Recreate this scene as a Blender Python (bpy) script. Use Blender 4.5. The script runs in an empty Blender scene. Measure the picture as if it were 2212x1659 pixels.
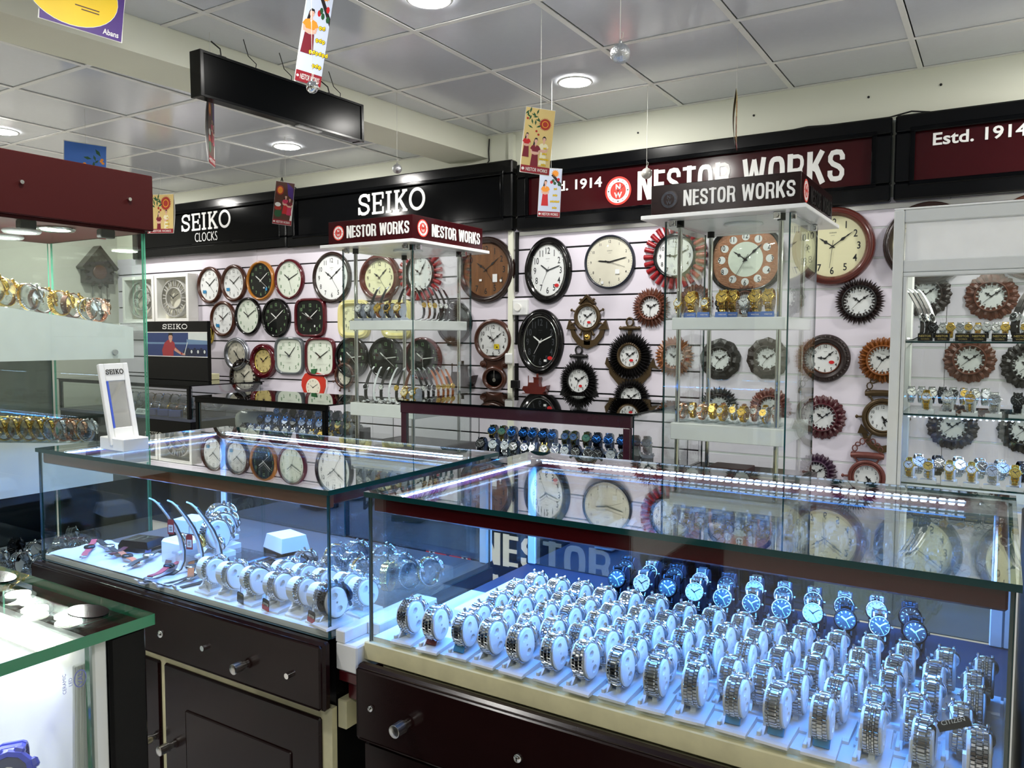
import bpy, bmesh, math, random
from mathutils import Matrix, Vector
PI = math.pi
RNG = random.Random(11)
S = bpy.context.scene
COL = S.collection

# ------------------------------------------------------------------ camera
CZ = 1.42
cd = bpy.data.cameras.new('camera'); cam = bpy.data.objects.new('camera', cd); COL.objects.link(cam)
cd.sensor_fit = 'HORIZONTAL'; cd.sensor_width = 36.0; cd.lens = 36.0 * 1707.3 / 2212.0
cd.clip_start = 0.02; cd.clip_end = 60
_y, _t, _r = 0.555781, -0.0614196, 0.0031861
_f = Vector((-math.sin(_y) * math.cos(_t), math.cos(_y) * math.cos(_t), math.sin(_t)))
_x = Vector((math.cos(_y), math.sin(_y), 0)); _u = _x.cross(_f)
_a = math.cos(_r) * _x + math.sin(_r) * _u; _b = -math.sin(_r) * _x + math.cos(_r) * _u
cam.matrix_world = Matrix(((_a.x, _b.x, -_f.x, 0), (_a.y, _b.y, -_f.y, 0), (_a.z, _b.z, -_f.z, CZ), (0, 0, 0, 1)))
S.camera = cam

# ------------------------------------------------------------------ world, exposure
w = bpy.data.worlds.new('world'); S.world = w; w.use_nodes = True
w.node_tree.nodes['Background'].inputs[0].default_value = (0.9, 0.95, 1, 1)
w.node_tree.nodes['Background'].inputs[1].default_value = 0.35
S.view_settings.view_transform = 'Standard'; S.view_settings.look = 'None'
S.view_settings.exposure = 0.62; S.view_settings.gamma = 1.0; S.view_settings.use_curve_mapping = False
S.cycles.max_bounces = 12; S.cycles.diffuse_bounces = 4; S.cycles.glossy_bounces = 6
S.cycles.transmission_bounces = 6; S.cycles.transparent_max_bounces = 48
S.cycles.caustics_reflective = False; S.cycles.caustics_refractive = False
S.cycles.use_denoising = True
S.cycles.sample_clamp_indirect = 4.0
LAMP_GLOW = 250.0          # each ceiling downlight
CASE_LAMP_W = 3.0      # small lamps in the tall case and the towers
STRIP_W = 5.6          # blue-white diode strips of the counters
WARM = (1.0, 0.955, 0.86); COOL = (0.03, 0.27, 1.0); WHITE = (1.0, 0.98, 0.95)

# ------------------------------------------------------------------ helpers
def lin(r, g, b):
    f = lambda v: (v / 12.92 if v <= 0.04045 else ((v + 0.055) / 1.055) ** 2.4)
    return (f(r / 255.0), f(g / 255.0), f(b / 255.0))

def mat(name, rgb, rough=0.5, metal=0.0, spec=0.5, noise=None, coat=0.0, emit=0.0, bump=None, wood=None, trans=0.0):
    m = bpy.data.materials.new(name); m.use_nodes = True
    nt = m.node_tree; p = nt.nodes['Principled BSDF']; c = (*lin(*rgb), 1)
    p.inputs['Base Color'].default_value = c; p.inputs['Roughness'].default_value = rough
    p.inputs['Metallic'].default_value = metal; p.inputs['Specular IOR Level'].default_value = spec
    p.inputs['Coat Weight'].default_value = coat; p.inputs['Coat Roughness'].default_value = 0.05
    p.inputs['Transmission Weight'].default_value = trans
    if emit:
        p.inputs['Emission Color'].default_value = c; p.inputs['Emission Strength'].default_value = emit
    tc = nt.nodes.new('ShaderNodeTexCoord')
    sc, am = noise or (18.0, 0.06)
    if not emit:
        tx = nt.nodes.new('ShaderNodeTexNoise'); tx.inputs['Scale'].default_value = sc; tx.inputs['Detail'].default_value = 3
        if wood:
            mp = nt.nodes.new('ShaderNodeMapping'); mp.inputs['Scale'].default_value = wood
            nt.links.new(tc.outputs['Object'], mp.inputs['Vector']); nt.links.new(mp.outputs[0], tx.inputs['Vector'])
        else:
            nt.links.new(tc.outputs['Object'], tx.inputs['Vector'])
        mx = nt.nodes.new('ShaderNodeMix'); mx.data_type = 'RGBA'
        mx.inputs[6].default_value = tuple(v * (1 - am) for v in c[:3]) + (1,)
        mx.inputs[7].default_value = tuple(min(1, v * (1 + am)) for v in c[:3]) + (1,)
        nt.links.new(tx.outputs['Fac'], mx.inputs[0]); nt.links.new(mx.outputs[2], p.inputs['Base Color'])
        if bump:
            t2 = nt.nodes.new('ShaderNodeTexNoise'); t2.inputs['Scale'].default_value = bump[0]; t2.inputs['Detail'].default_value = 2
            nt.links.new(tc.outputs['Object'], t2.inputs['Vector'])
            bp = nt.nodes.new('ShaderNodeBump'); bp.inputs['Strength'].default_value = bump[1]; bp.inputs['Distance'].default_value = 0.002
            nt.links.new(t2.outputs['Fac'], bp.inputs['Height']); nt.links.new(bp.outputs[0], p.inputs['Normal'])
    return m

def glass(name, tint, extra=0.0, rough=0.0, ior=1.5):
    """thin sheet glass: tinted straight-through light plus Fresnel reflection (extra = a half-mirror film)"""
    m = bpy.data.materials.new(name); m.use_nodes = True
    nt = m.node_tree; nt.nodes.clear()
    out = nt.nodes.new('ShaderNodeOutputMaterial'); mix = nt.nodes.new('ShaderNodeMixShader')
    tr = nt.nodes.new('ShaderNodeBsdfTransparent'); tr.inputs[0].default_value = (*tint, 1)
    gl = nt.nodes.new('ShaderNodeBsdfGlossy'); gl.inputs['Roughness'].default_value = rough
    gl.inputs[0].default_value = (0.97, 0.99, 0.98, 1)
    ge = nt.nodes.new('ShaderNodeNewGeometry'); fr = nt.nodes.new('ShaderNodeFresnel')
    mr = nt.nodes.new('ShaderNodeMapRange'); mr.inputs[3].default_value = ior; mr.inputs[4].default_value = 1 / ior
    nt.links.new(ge.outputs['Backfacing'], mr.inputs[0]); nt.links.new(mr.outputs[0], fr.inputs['IOR'])
    ad = nt.nodes.new('ShaderNodeMath'); ad.operation = 'ADD'; ad.use_clamp = True; ad.inputs[1].default_value = extra
    nt.links.new(fr.outputs[0], ad.inputs[0]); nt.links.new(ad.outputs[0], mix.inputs[0])
    nt.links.new(tr.outputs[0], mix.inputs[1]); nt.links.new(gl.outputs[0], mix.inputs[2])
    nt.links.new(mix.outputs[0], out.inputs[0])
    return m

class MB:
    """collects polygons for ONE mesh object"""
    def __init__(s): s.v = []; s.f = []; s.mi = []; s.sm = []; s.M = Matrix.Identity(4)
    def add(s, vs, fs, mi=0, sm=False):
        b = len(s.v); M = s.M
        s.v += [tuple(M @ Vector(p)) for p in vs]
        for f in fs: s.f.append(tuple(i + b for i in f)); s.mi.append(mi); s.sm.append(sm)
        return s
    def box(s, x0, y0, z0, x1, y1, z1, mi=0):
        return s.add([(x0,y0,z0),(x1,y0,z0),(x1,y1,z0),(x0,y1,z0),(x0,y0,z1),(x1,y0,z1),(x1,y1,z1),(x0,y1,z1)],
                     [(0,3,2,1),(4,5,6,7),(0,1,5,4),(1,2,6,5),(2,3,7,6),(3,0,4,7)], mi)
    def cbox(s, x0, y0, z0, x1, y1, z1, c=0.004, mi=0):
        lo = (x0,y0,z0); hi = (x1,y1,z1); vs = []; idx = {}
        for sx in (0,1):
            for sy in (0,1):
                for sz in (0,1):
                    for ax in range(3):
                        p = [hi[k] if (sx,sy,sz)[k] else lo[k] for k in range(3)]
                        for k in range(3):
                            if k != ax: p[k] += -c if (sx,sy,sz)[k] else c
                        idx[(sx,sy,sz,ax)] = len(vs); vs.append(tuple(p))
        fs = []
        for ax in range(3):
            a, b = [k for k in range(3) if k != ax]
            for sd in (0,1):
                q = []
                for (u, v) in ((0,0),(1,0),(1,1),(0,1)):
                    k = [0,0,0]; k[ax] = sd; k[a] = u; k[b] = v; q.append(idx[(*k, ax)])
                flip = (sd == 0) != (ax == 1)
                fs.append(tuple(reversed(q)) if flip else tuple(q))
        for ax in range(3):
            a, b = [k for k in range(3) if k != ax]
            for u in (0,1):
                for v in (0,1):
                    q = []
                    for (sd, fa) in ((0,a),(1,a),(1,b),(0,b)):
                        k = [0,0,0]; k[ax] = sd; k[a] = u; k[b] = v; q.append(idx[(*k, fa)])
                    fs.append(tuple(q))
        for sx in (0,1):
            for sy in (0,1):
                for sz in (0,1): fs.append(tuple(idx[(sx,sy,sz,ax)] for ax in range(3)))
        return s.add(vs, fs, mi)
    def cyl(s, p, q, r, r2=None, n=12, mi=0, sm=True, caps=True):
        p = Vector(p); q = Vector(q); r2 = r if r2 is None else r2
        d = (q - p).normalized(); a = d.orthogonal().normalized(); b = d.cross(a)
        vs = []; 
        for (c, rr) in ((p, r), (q, r2)):
            for i in range(n):
                t = 2 * PI * i / n; vs.append(tuple(c + a * math.cos(t) * rr + b * math.sin(t) * rr))
        s.add(vs, [(i, (i+1) % n, n + (i+1) % n, n + i) for i in range(n)], mi, sm)
        if caps: s.add(vs, [tuple(reversed(range(n))), tuple(range(n, 2*n))], mi)
        return s
    def lathe(s, prof, n=24, mi=0, sm=True, sx=1.0, sy=1.0):
        vs = []; fs = []
        for (r, z) in prof:
            for i in range(n):
                t = 2 * PI * i / n; vs.append((r * math.cos(t) * sx, r * math.sin(t) * sy, z))
        for k in range(len(prof) - 1):
            for i in range(n): fs.append((k*n+i, k*n+(i+1) % n, (k+1)*n+(i+1) % n, (k+1)*n+i))
        return s.add(vs, fs, mi, sm)
    def tube(s, pts, r, n=6, closed=False, mi=0, sm=True):
        pts = [Vector(p) for p in pts]; m = len(pts); vs = []; fs = []; a = None
        for i in range(m):
            d = (pts[(i+1) % m] - pts[i-1]) if (closed or 0 < i < m-1) else (pts[1]-pts[0] if i == 0 else pts[-1]-pts[-2])
            if d.length < 1e-9: d = Vector((0,0,1))
            d.normalize(); a = d.orthogonal().normalized() if a is None else (a - d * a.dot(d)).normalized()
            b = d.cross(a); rr = r[i] if isinstance(r, (list, tuple)) else r
            for k in range(n): t = 2*PI*k/n; vs.append(tuple(pts[i] + a*math.cos(t)*rr + b*math.sin(t)*rr))
        for i in range(m if closed else m-1):
            for k in range(n): fs.append((i*n+k, i*n+(k+1) % n, ((i+1) % m)*n+(k+1) % n, ((i+1) % m)*n+k))
        s.add(vs, fs, mi, sm)
        if not closed: s.add(vs, [tuple(reversed(range(n))), tuple(range((m-1)*n, m*n))], mi)
        return s
    def prism(s, poly, z0, z1, mi=0, sm=False):
        n = len(poly)
        vs = [(x,y,z0) for x,y in poly] + [(x,y,z1) for x,y in poly]
        return s.add(vs, [tuple(reversed(range(n))), tuple(range(n,2*n))] + [(i,(i+1) % n,n+(i+1) % n,n+i) for i in range(n)], mi, sm)
    def flat(s, poly, z, mi=0): return s.add([(x,y,z) for x,y in poly], [tuple(range(len(poly)))], mi)
    def ring(s, prof, w, h, ex=2.0, n=40, mi=0, sm=True, fill=False):
        """superellipse ring; prof = [(inset, z)]"""
        vs = []; fs = []
        for (k, z) in prof:
            for i in range(n):
                t = 2*PI*i/n; c, q = math.cos(t), math.sin(t)
                vs.append(((w/2-k)*math.copysign(abs(c)**(2/ex), c), (h/2-k)*math.copysign(abs(q)**(2/ex), q), z))
        for k in range(len(prof)-1):
            for i in range(n): fs.append((k*n+i, k*n+(i+1) % n, (k+1)*n+(i+1) % n, (k+1)*n+i))
        if fill: fs.append(tuple((len(prof)-1)*n+i for i in range(n)))
        return s.add(vs, fs, mi, sm)
    def mesh(s, me, M, mi=0):
        o = s.M; s.M = o @ M
        s.add([tuple(v.co) for v in me.vertices], [tuple(p.vertices) for p in me.polygons], mi); s.M = o
        return s
    def data(s, name, mats):
        me = bpy.data.meshes.new(name); me.from_pydata(s.v, [], s.f)
        for m in (mats if isinstance(mats, (list, tuple)) else [mats]): me.materials.append(m)
        me.polygons.foreach_set('material_index', s.mi); me.polygons.foreach_set('use_smooth', s.sm)
        me.update(); return me
    def build(s, name, mats, parent=None, loc=None): return put(name, s.data(name, mats), parent, loc)

def put(name, me, parent=None, loc=None, rot=None):
    o = bpy.data.objects.new(name, me); COL.objects.link(o); o.parent = parent
    if loc is not None: o.location = loc
    if rot is not None: o.rotation_euler = rot
    return o
def tag(o, label, cat, group=None, kind=None):
    o['label'] = label; o['category'] = cat
    if group: o['group'] = group
    if kind: o['kind'] = kind
    return o
def thing(name, label, cat, loc=(0,0,0), rz=0.0, group=None):
    o = bpy.data.objects.new(name, None); COL.objects.link(o); o.empty_display_size = 0.05
    o.location = loc; o.rotation_euler = (0,0,rz); return tag(o, label, cat, group)
def struct(o): o['kind'] = 'structure'; return o
def box(name, m, a, b, parent=None, c=0.0):
    mb = MB(); (mb.cbox(*a, *b, c) if c else mb.box(*a, *b)); return mb.build(name, m, parent)
def dup(root, label, loc, rz=0.0, group=None, sc=None):
    """copy of a thing with copies of its parts and sub-parts, meshes shared"""
    r = root.copy(); COL.objects.link(r); r.location = loc; r.rotation_euler = (0,0,rz); r['label'] = label
    if group: r['group'] = group
    if sc: r.scale = (sc,sc,sc)
    for ch in root.children:
        k = ch.copy(); COL.objects.link(k); k.parent = r
        for g in ch.children:
            d = g.copy(); COL.objects.link(d); d.parent = k
    return r

_glyph = {}
def glyph(txt, bold=0.0, depth=0.0, res=3, xs=1.0):
    """lettering mesh, unit cap height ~0.7, centred on 0"""
    k = (txt, bold, depth, res, xs)
    if k not in _glyph:
        c = bpy.data.curves.new('lettering', 'FONT'); c.body = txt; c.align_x = 'CENTER'; c.resolution_u = res
        c.offset = bold; c.extrude = depth
        o = bpy.data.objects.new('lettering', c); me = bpy.data.meshes.new_from_object(o)
        ys = [v.co.y for v in me.vertices]; x_ = [v.co.x for v in me.vertices]
        cx = (max(x_)+min(x_))/2; cy = (max(ys)+min(ys))/2
        for v in me.vertices: v.co.x = (v.co.x-cx)*xs; v.co.y -= cy
        me['w'] = (max(x_)-min(x_))*xs; me['h'] = max(ys)-min(ys)
        bpy.data.objects.remove(o); bpy.data.curves.remove(c); _glyph[k] = me
    return _glyph[k]
def text(mb, txt, x, y, w, h, z=0.0, mi=0, bold=0.0, depth=0.0, rot=0.0):
    """text centred on x,y filling w by h (either may be None) at height z; depth = thickness in metres"""
    d = 1.0 if depth else 0.0
    g = glyph(txt, bold, d)
    sx = w / g['w'] if w else h / g['h']; sy = h / g['h'] if h else sx
    mb.mesh(g, Matrix.Translation((x, y, z + depth/2)) @ Matrix.Rotation(rot, 4, 'Z') @ Matrix.Diagonal((sx, sy, max(depth/2, 1e-6), 1)), mi)
FRONT = Matrix.Rotation(PI/2, 4, 'X')      # drawing plane x,y -> world x,z, facing -y
def facing(p, ang=0.0): return Matrix.Translation(p) @ Matrix.Rotation(ang, 4, 'Z') @ FRONT   # ang 90deg: faces +x

# ------------------------------------------------------------------ materials
GL_PANE = glass('clear_pane_glass', (0.955, 0.975, 0.965)); GL_GREEN = glass('greenish_glass', (0.935, 0.97, 0.955))
GL_TOP = glass('counter_top_glass', (0.93, 0.965, 0.955)); GL_BACK = glass('tinted_back_glass', (0.52, 0.62, 0.70), 0.22)
GL_DARK = glass('smoked_top_glass', (0.10, 0.12, 0.14), 0.05); GL_LENS = glass('clock_lens_glass', (0.985, 0.99, 0.99), ior=1.28)
GL_TOWER = glass('tower_glass', (0.965, 0.985, 0.975))
ED_GREEN = mat('green_glass_edge', (16, 118, 82), 0.08, spec=0.8); ED_TEAL = mat('teal_glass_edge', (18, 62, 64), 0.08, spec=0.8)
ED_PALE = mat('pale_green_glass_edge', (92, 168, 140), 0.1, spec=0.8)
M_CREAM = mat('cream_wall_paint', (232, 234, 217), 0.7, noise=(3.0, 0.04)); M_GREYW = mat('grey_wall_paint', (188, 187, 176), 0.7, noise=(4.0, 0.05))
M_SLAT = mat('lavender_white_slat_board', (226, 220, 232), 0.35, noise=(5.0, 0.02)); M_ALU = mat('aluminium', (205, 206, 202), 0.28, 0.9)
M_ALUW = mat('white_coated_aluminium', (206, 210, 210), 0.3, 0.0)
M_TILE = mat('grey_vinyl_ceiling_tile', (212, 217, 226), 0.14, spec=0.7, noise=(30, 0.03), bump=(160, 0.12))
M_TEE = mat('white_ceiling_tee', (240, 241, 239), 0.35); M_GAP = mat('dark_ceiling_void', (30, 30, 30), 0.9)
M_FLOOR = mat('cream_floor_tile', (218, 216, 210), 0.25); M_BLACK = mat('black_gloss', (4, 5, 7), 0.10, spec=0.14)
M_BLACKM = mat('black_matt', (9, 9, 11), 0.4, spec=0.25); M_PANELK = mat('black_unlit_panel', (3, 4, 5), 0.2, spec=0.05); M_FRAME = mat('black_sign_frame', (6, 7, 9), 0.18, spec=0.22)
M_MAROON = mat('maroon_sign_acrylic', (54, 11, 16), 0.13, spec=0.28); M_BURG = mat('burgundy_lacquered_wood', (74, 17, 22), 0.18, spec=0.5, noise=(6, 0.22), wood=(1, 6, 14))
M_BROWNL = mat('dark_brown_lacquered_wood', (30, 13, 13), 0.2, spec=0.24, noise=(7, 0.2), wood=(1, 6, 12))
M_RED = mat('red_brown_fascia_board', (54, 10, 10), 0.55, spec=0.12, noise=(40, 0.04)); M_WHITE = mat('white_acrylic', (236, 238, 238), 0.25)
M_WHITEM = mat('white_print', (238, 238, 234), 0.5); M_HOLD = mat('white_stand_plastic', (232, 236, 240), 0.35)
M_LEDGE = mat('aged_cream_ledge', (226, 220, 178), 0.5, noise=(22, 0.22)); M_SATIN = mat('white_satin_cloth', (206, 212, 222), 0.35)
M_CHROME = mat('chrome', (222, 222, 222), 0.09, 1.0); M_STEEL = mat('watch_steel', (206, 208, 212), 0.16, 1.0); M_GOLD = mat('watch_gold', (226, 188, 96), 0.16, 1.0)
M_ROSE = mat('rose_gold', (222, 170, 140), 0.16, 1.0)
M_GUN = mat('gunmetal', (58, 60, 66), 0.2, 1.0); M_SILVERB = mat('silver_glitter', (200, 202, 206), 0.28, 0.9, bump=(260, 0.9)); M_MIRRORB = mat('mirror_silver', (226, 226, 228), 0.04, 1.0)
M_PEARL = mat('pearl_grey_ball', (190, 186, 180), 0.3, 0.5); M_PRINTR = mat('red_print', (214, 50, 38), 0.5); M_FOOT = mat('maroon_print', (146, 22, 38), 0.5)
M_STRING = mat('nylon_string', (206, 206, 200), 0.5); M_WIRE = mat('black_wire', (18, 18, 18), 0.5)
M_ACRYL = glass('clear_acrylic', (0.93, 0.95, 0.96), 0.03); M_DIODE = mat('diode_light', (190, 214, 255), emit=14.0); M_DIFF = mat('lamp_diffuser_light', (255, 252, 236), emit=5.0)
M_LAMP = mat('ceiling_lamp_light', (255, 252, 246), emit=LAMP_GLOW)
M_GREYB = mat('reflection_grey_board', (108, 114, 108), 0.1, spec=0.7); M_BRNF = mat('brown_display_cloth', (74, 66, 62), 0.6)
M_NAVYF = mat('navy_display_cloth', (14, 26, 54), 0.6); M_RAILB = mat('rail_with_painted_reflection', (112, 70, 52), 0.14, spec=0.6)  # rail: reflection of the bright case is painted into its brown
M_LETTER = mat('white_sign_lettering', (240, 240, 238), 0.3)

def pane(name, a, b, m, edge, parent):
    """a sheet of glass as a thin box: the two large faces clear, the four edges green"""
    d = [abs(b[k]-a[k]) for k in range(3)]; ax = d.index(min(d)); mb = MB(); mb.box(*a, *b)
    big = {2: (0,1), 1: (2,4), 0: (3,5)}[ax]; mb.mi = [0 if i in big else 1 for i in range(6)]
    return mb.build(name, [m, edge], parent)
ORD = ['first','second','third','fourth','fifth','sixth','seventh','eighth','ninth','tenth','eleventh','twelfth','thirteenth','fourteenth','fifteenth','sixteenth','seventeenth','eighteenth']
# ------------------------------------------------------------------ room shell
WY = 4.385; HC = 2.72; HL = 2.65
struct(box('floor', M_FLOOR, (-7.1,-3.1,-0.1), (3.3,4.6,0.0)))
wb = struct(box('wall_back', M_CREAM, (-7.1,WY,0), (3.3,WY+0.12,2.9)))
struct(box('wall_left', M_GREYW, (-7.2,-3.1,0), (-7.08,WY,2.9)))
struct(box('wall_right', M_CREAM, (3.2,-3.1,0), (3.3,WY,2.9)))
M_FRONTW = mat('dark_brown_front_wall', (96, 88, 78), 0.6)
struct(box('wall_front', M_FRONTW, (-7.1,-3.2,0), (3.3,-3.1,2.9)))  # unseen wall, coloured dark so the tower glass reflects less haze
# slat boards on the back wall, one object per board
splits = [-7.06,-6.36,-5.14,-3.92,-2.715,-1.46,-0.24,0.98,2.2,3.19]
for i in range(len(splits)-1):
    x0, x1 = splits[i]+0.001, splits[i+1]-0.001
    m_ = MB(); m_.cbox(0, -0.014, 0.005, x1-x0, 0, 0.145, 0.0015); me = m_.data('slat', M_SLAT)
    for k in range(12):
        z = 0.316 + 0.15*k
        if z > 2.0: continue
        put('slat', me, wb, (x0, WY, z))
    if x0 > -1.5:
        m_ = MB(); m_.box(0, -0.013, -0.0045, x1-x0, -0.002, 0.0045); me = m_.data('groove_insert', M_ALUW)
        for k in range(12): put('groove_insert', me, wb, (x0, WY, 0.316+0.15*k))
    else:
        m_ = MB(); m_.box(0, -0.004, -0.0045, x1-x0, -0.0005, 0.0045); me = m_.data('groove_shadow_liner', M_BLACKM)
        for k in range(12): put('groove_shadow_liner', me, wb, (x0, WY, 0.316+0.15*k))
struct(box('trim_1', M_ALU, (-2.66,WY-0.02,2.055), (3.19,WY,2.08)))
struct(box('trim_2', M_CREAM, (-2.735,WY-0.035,0.3), (-2.70,WY-0.002,2.7)))
for (px, pz) in ((-2.52,2.60),(-1.86,2.605),(-1.19,2.61),(-0.62,2.62),(-0.30,2.63)):
    m_ = MB(); m_.cyl((px,WY,pz),(px,WY-0.004,pz),0.006,n=8); m_.build('wall_plug', M_WIRE, wb)

# right-hand ceiling: tiles one by one in a tee grid
ce = struct(box('ceiling', M_GAP, (-7.1,-3.1,HC+0.05), (3.3,WY,HC+0.12)))
def ceiling_area(xs, ys, H):
    for i in range(len(xs)-1):
        for j in range(len(ys)-1):
            a, b = xs[i+1]-xs[i], ys[j+1]-ys[j]
            k = (round(a,3), round(b,3), H)
            if k not in _tiles:
                m_ = MB(); m_.cbox(-a/2+0.016, -b/2+0.016, 0.002, a/2-0.012, b/2-0.012, 0.014, 0.0012); _tiles[k] = m_.data('tile', M_TILE)
            put('tile', _tiles[k], ce, ((xs[i]+xs[i+1])/2, (ys[j]+ys[j+1])/2, H))
    for x in xs:
        m_ = MB(); m_.box(x-0.012, ys[0], H-0.003, x+0.012, ys[-1], H+0.001); m_.box(x-0.002, ys[0], H, x+0.002, ys[-1], H+0.05); m_.build('tee_bar', M_TEE, ce)
    for y in ys:
        m_ = MB(); m_.box(xs[0], y-0.012, H-0.0025, xs[-1], y+0.012, H+0.0012); m_.build('tee_bar', M_TEE, ce)
_tiles = {}
ceiling_area([-0.39+0.602*k for k in range(-5,7)], [3.93-0.6*k for k in range(11,-1,-1)]+[4.373], HC)
ceiling_area([-7.06]+[-3.63-0.63*k for k in range(5,-1,-1)]+[-3.2], [3.92-0.6*k for k in range(11,-1,-1)]+[4.373], HL)
struct(box('trim_3', M_CREAM, (-7.08,-3.1,HL+0.02), (-3.25,WY,HL+0.06)))
struct(box('trim_5', M_CREAM, (-2.35,-3.1,0), (-1.95,-2.9,HC+0.04)))
m_ = MB(); m_.prism([(-2.912,WY),(-3.225,WY),(-3.74,-3.1),(-3.425,-3.1)], 2.577, HC+0.05)
struct(m_.build('trim_4', M_CREAM))

# ------------------------------------------------------------------ ceiling lamps
def area(name, parent, loc, w, size, color, shape='DISK', sy=None, rot=(0,0,0)):
    l = bpy.data.lights.new(name, 'AREA'); l.energy = w; l.color = color; l.shape = shape; l.size = size
    if sy: l.size_y = sy
    o = bpy.data.objects.new(name, l); COL.objects.link(o); o.location = loc; o.rotation_euler = rot; o.parent = parent
    return o
def downlight(x, y, H, label, w=None, r=0.088, group='ceiling downlights'):
    t = thing('downlight', label, 'lamp', (x,y,H), 0, group)
    m_ = MB(); m_.lathe([(r,-0.0005),(r+0.004,-0.006),(r-0.003,-0.010),(r-0.016,-0.008),(r-0.017,-0.002)], 32); m_.build('trim_ring', M_WHITE, t)
    m_ = MB(); m_.lathe([(r-0.016,-0.0075),(r-0.018,-0.010),(r*0.7,-0.0135),(r*0.4,-0.015),(0.001,-0.0155)], 24); m_.build('diffuser', M_LAMP, t)
    return t
downlight(-1.91, 3.677, HC, 'round lit ceiling lamp in the grey tiles over the red main sign')
downlight(-1.93, 2.494, HC, 'round lit ceiling lamp cut by the top edge of the picture')
downlight(-4.017, 3.676, HL, 'round lit ceiling lamp just below the black light box, left ceiling')
downlight(-5.203, 2.51, HL, 'round lit ceiling lamp at the far left edge above red fascia')
hid = lambda: f'round ceiling lamp outside the picture, {ORD[next(_hn)]} of those hidden lamps'
_hn = iter(range(18))
for (x, y) in ((-1.93,1.3),(-1.93,0.1),(0.5,3.68),(1.1,1.3),(0.5,-1.0),(2.0,2.49),(-2.4,-1.8)): downlight(x, y, HC, hid())
for (x, y) in ((-6.2,3.68),(-5.2,1.3),(-4.0,0.1)): downlight(x, y, HL, hid())

# ------------------------------------------------------------------ lettering and emblems
def emblem(mb, x, y, r, z, white, red, black):
    """round clock emblem: white ring, red disc, N over W, dots, two hands (material slots given)"""
    o = mb.M; mb.M = o @ Matrix.Translation((x,y,z))
    mb.lathe([(r,0),(r,0.0006),(0.86*r,0.0007)], 36, red, False); mb.flat([(0.88*r*math.cos(2*PI*i/36), 0.88*r*math.sin(2*PI*i/36)) for i in range(36)], 0.0006, white)
    mb.flat([(0.6*r*math.cos(2*PI*i/36), 0.6*r*math.sin(2*PI*i/36)) for i in range(36)], 0.0010, red)
    text(mb, 'N', 0, 0.27*r, None, 0.4*r, 0.0014, white, 0.03); text(mb, 'W', 0, -0.3*r, None, 0.4*r, 0.0014, white, 0.03)
    for k in range(12):
        a = k*PI/6; q = 0.06*r if k % 3 == 0 else 0.035*r
        mb.flat([(0.74*r*math.sin(a)+q*math.cos(j*PI/3), 0.74*r*math.cos(a)+q*math.sin(j*PI/3)) for j in range(6)], 0.0011, black)
    for (a, l) in ((-0.95,0.34),(0.95,0.62),(3.35,0.68)):
        dx, dy = math.sin(a), math.cos(a); q = 0.025*r
        mb.flat([(-dy*q,dx*q),(dy*q,-dx*q),(dx*l*r+dy*q*.3,dy*l*r-dx*q*.3),(dx*l*r-dy*q*.3,dy*l*r+dx*q*.3)], 0.0017, black)
    mb.M = o
def strokes(mb, segs, x, y, w, h, t, depth, mi=0):
    """slab letters from straight strokes and rings in a unit box"""
    for k_, s_ in enumerate(segs):
        dp = depth*(1+.04*k_)
        if s_[0] == 'l':
            (ax,ay),(bx,by),tt = s_[1], s_[2], s_[3]*t
            ax, ay, bx, by = x+ax*w, y+ay*h, x+bx*w, y+by*h; L = math.hypot(bx-ax,by-ay); nx, ny = -(by-ay)/L*tt/2, (bx-ax)/L*tt/2
            mb.prism([(ax+nx,ay+ny),(ax-nx,ay-ny),(bx-nx,by-ny),(bx+nx,by+ny)], 0, dp, mi)
        else:
            tt = s_[2]*t; P = [(x+a*w, y+b*h) for a, b in s_[1]]; n = len(P); cl = math.hypot(P[0][0]-P[-1][0], P[0][1]-P[-1][1]) < 1e-6; Lp = []; Rp = []
            for i in range(n):
                p0 = P[i-1] if i > 0 else (P[-2] if cl else P[0]); p1 = P[i+1] if i < n-1 else (P[1] if cl else P[-1])
                dx, dy = p1[0]-p0[0], p1[1]-p0[1]; L = math.hypot(dx,dy) or 1e-6; nx, ny = -dy/L*tt/2, dx/L*tt/2; Lp.append((P[i][0]+nx,P[i][1]+ny)); Rp.append((P[i][0]-nx,P[i][1]-ny))
            vs = [(q[0],q[1],z) for z in (0,dp) for q in Lp+Rp]; N2 = 2*n; fs = []
            for i in range(n-1):
                fs += [(N2+i,N2+n+i,N2+n+i+1,N2+i+1),(i,N2+i,N2+i+1,i+1),(n+i,n+i+1,N2+n+i+1,N2+n+i)]
            if not cl: fs += [(0,n,N2+n,N2),(n-1,N2+n-1,N2+2*n-1,2*n-1)]
            mb.add(vs, fs, mi)
_S = [(0.92,0.66),(0.92,0.74),(0.84,0.86),(0.66,0.94),(0.45,0.95),(0.24,0.90),(0.12,0.77),(0.16,0.62),(0.34,0.54),(0.62,0.48),(0.84,0.39),(0.9,0.24),(0.78,0.11),(0.55,0.05),(0.32,0.06),(0.14,0.15),(0.07,0.3)]
_O = [(0.5+0.46*math.cos(a), 0.5+0.46*math.sin(a)) for a in [2*PI*i/28 for i in range(29)]]
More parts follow.
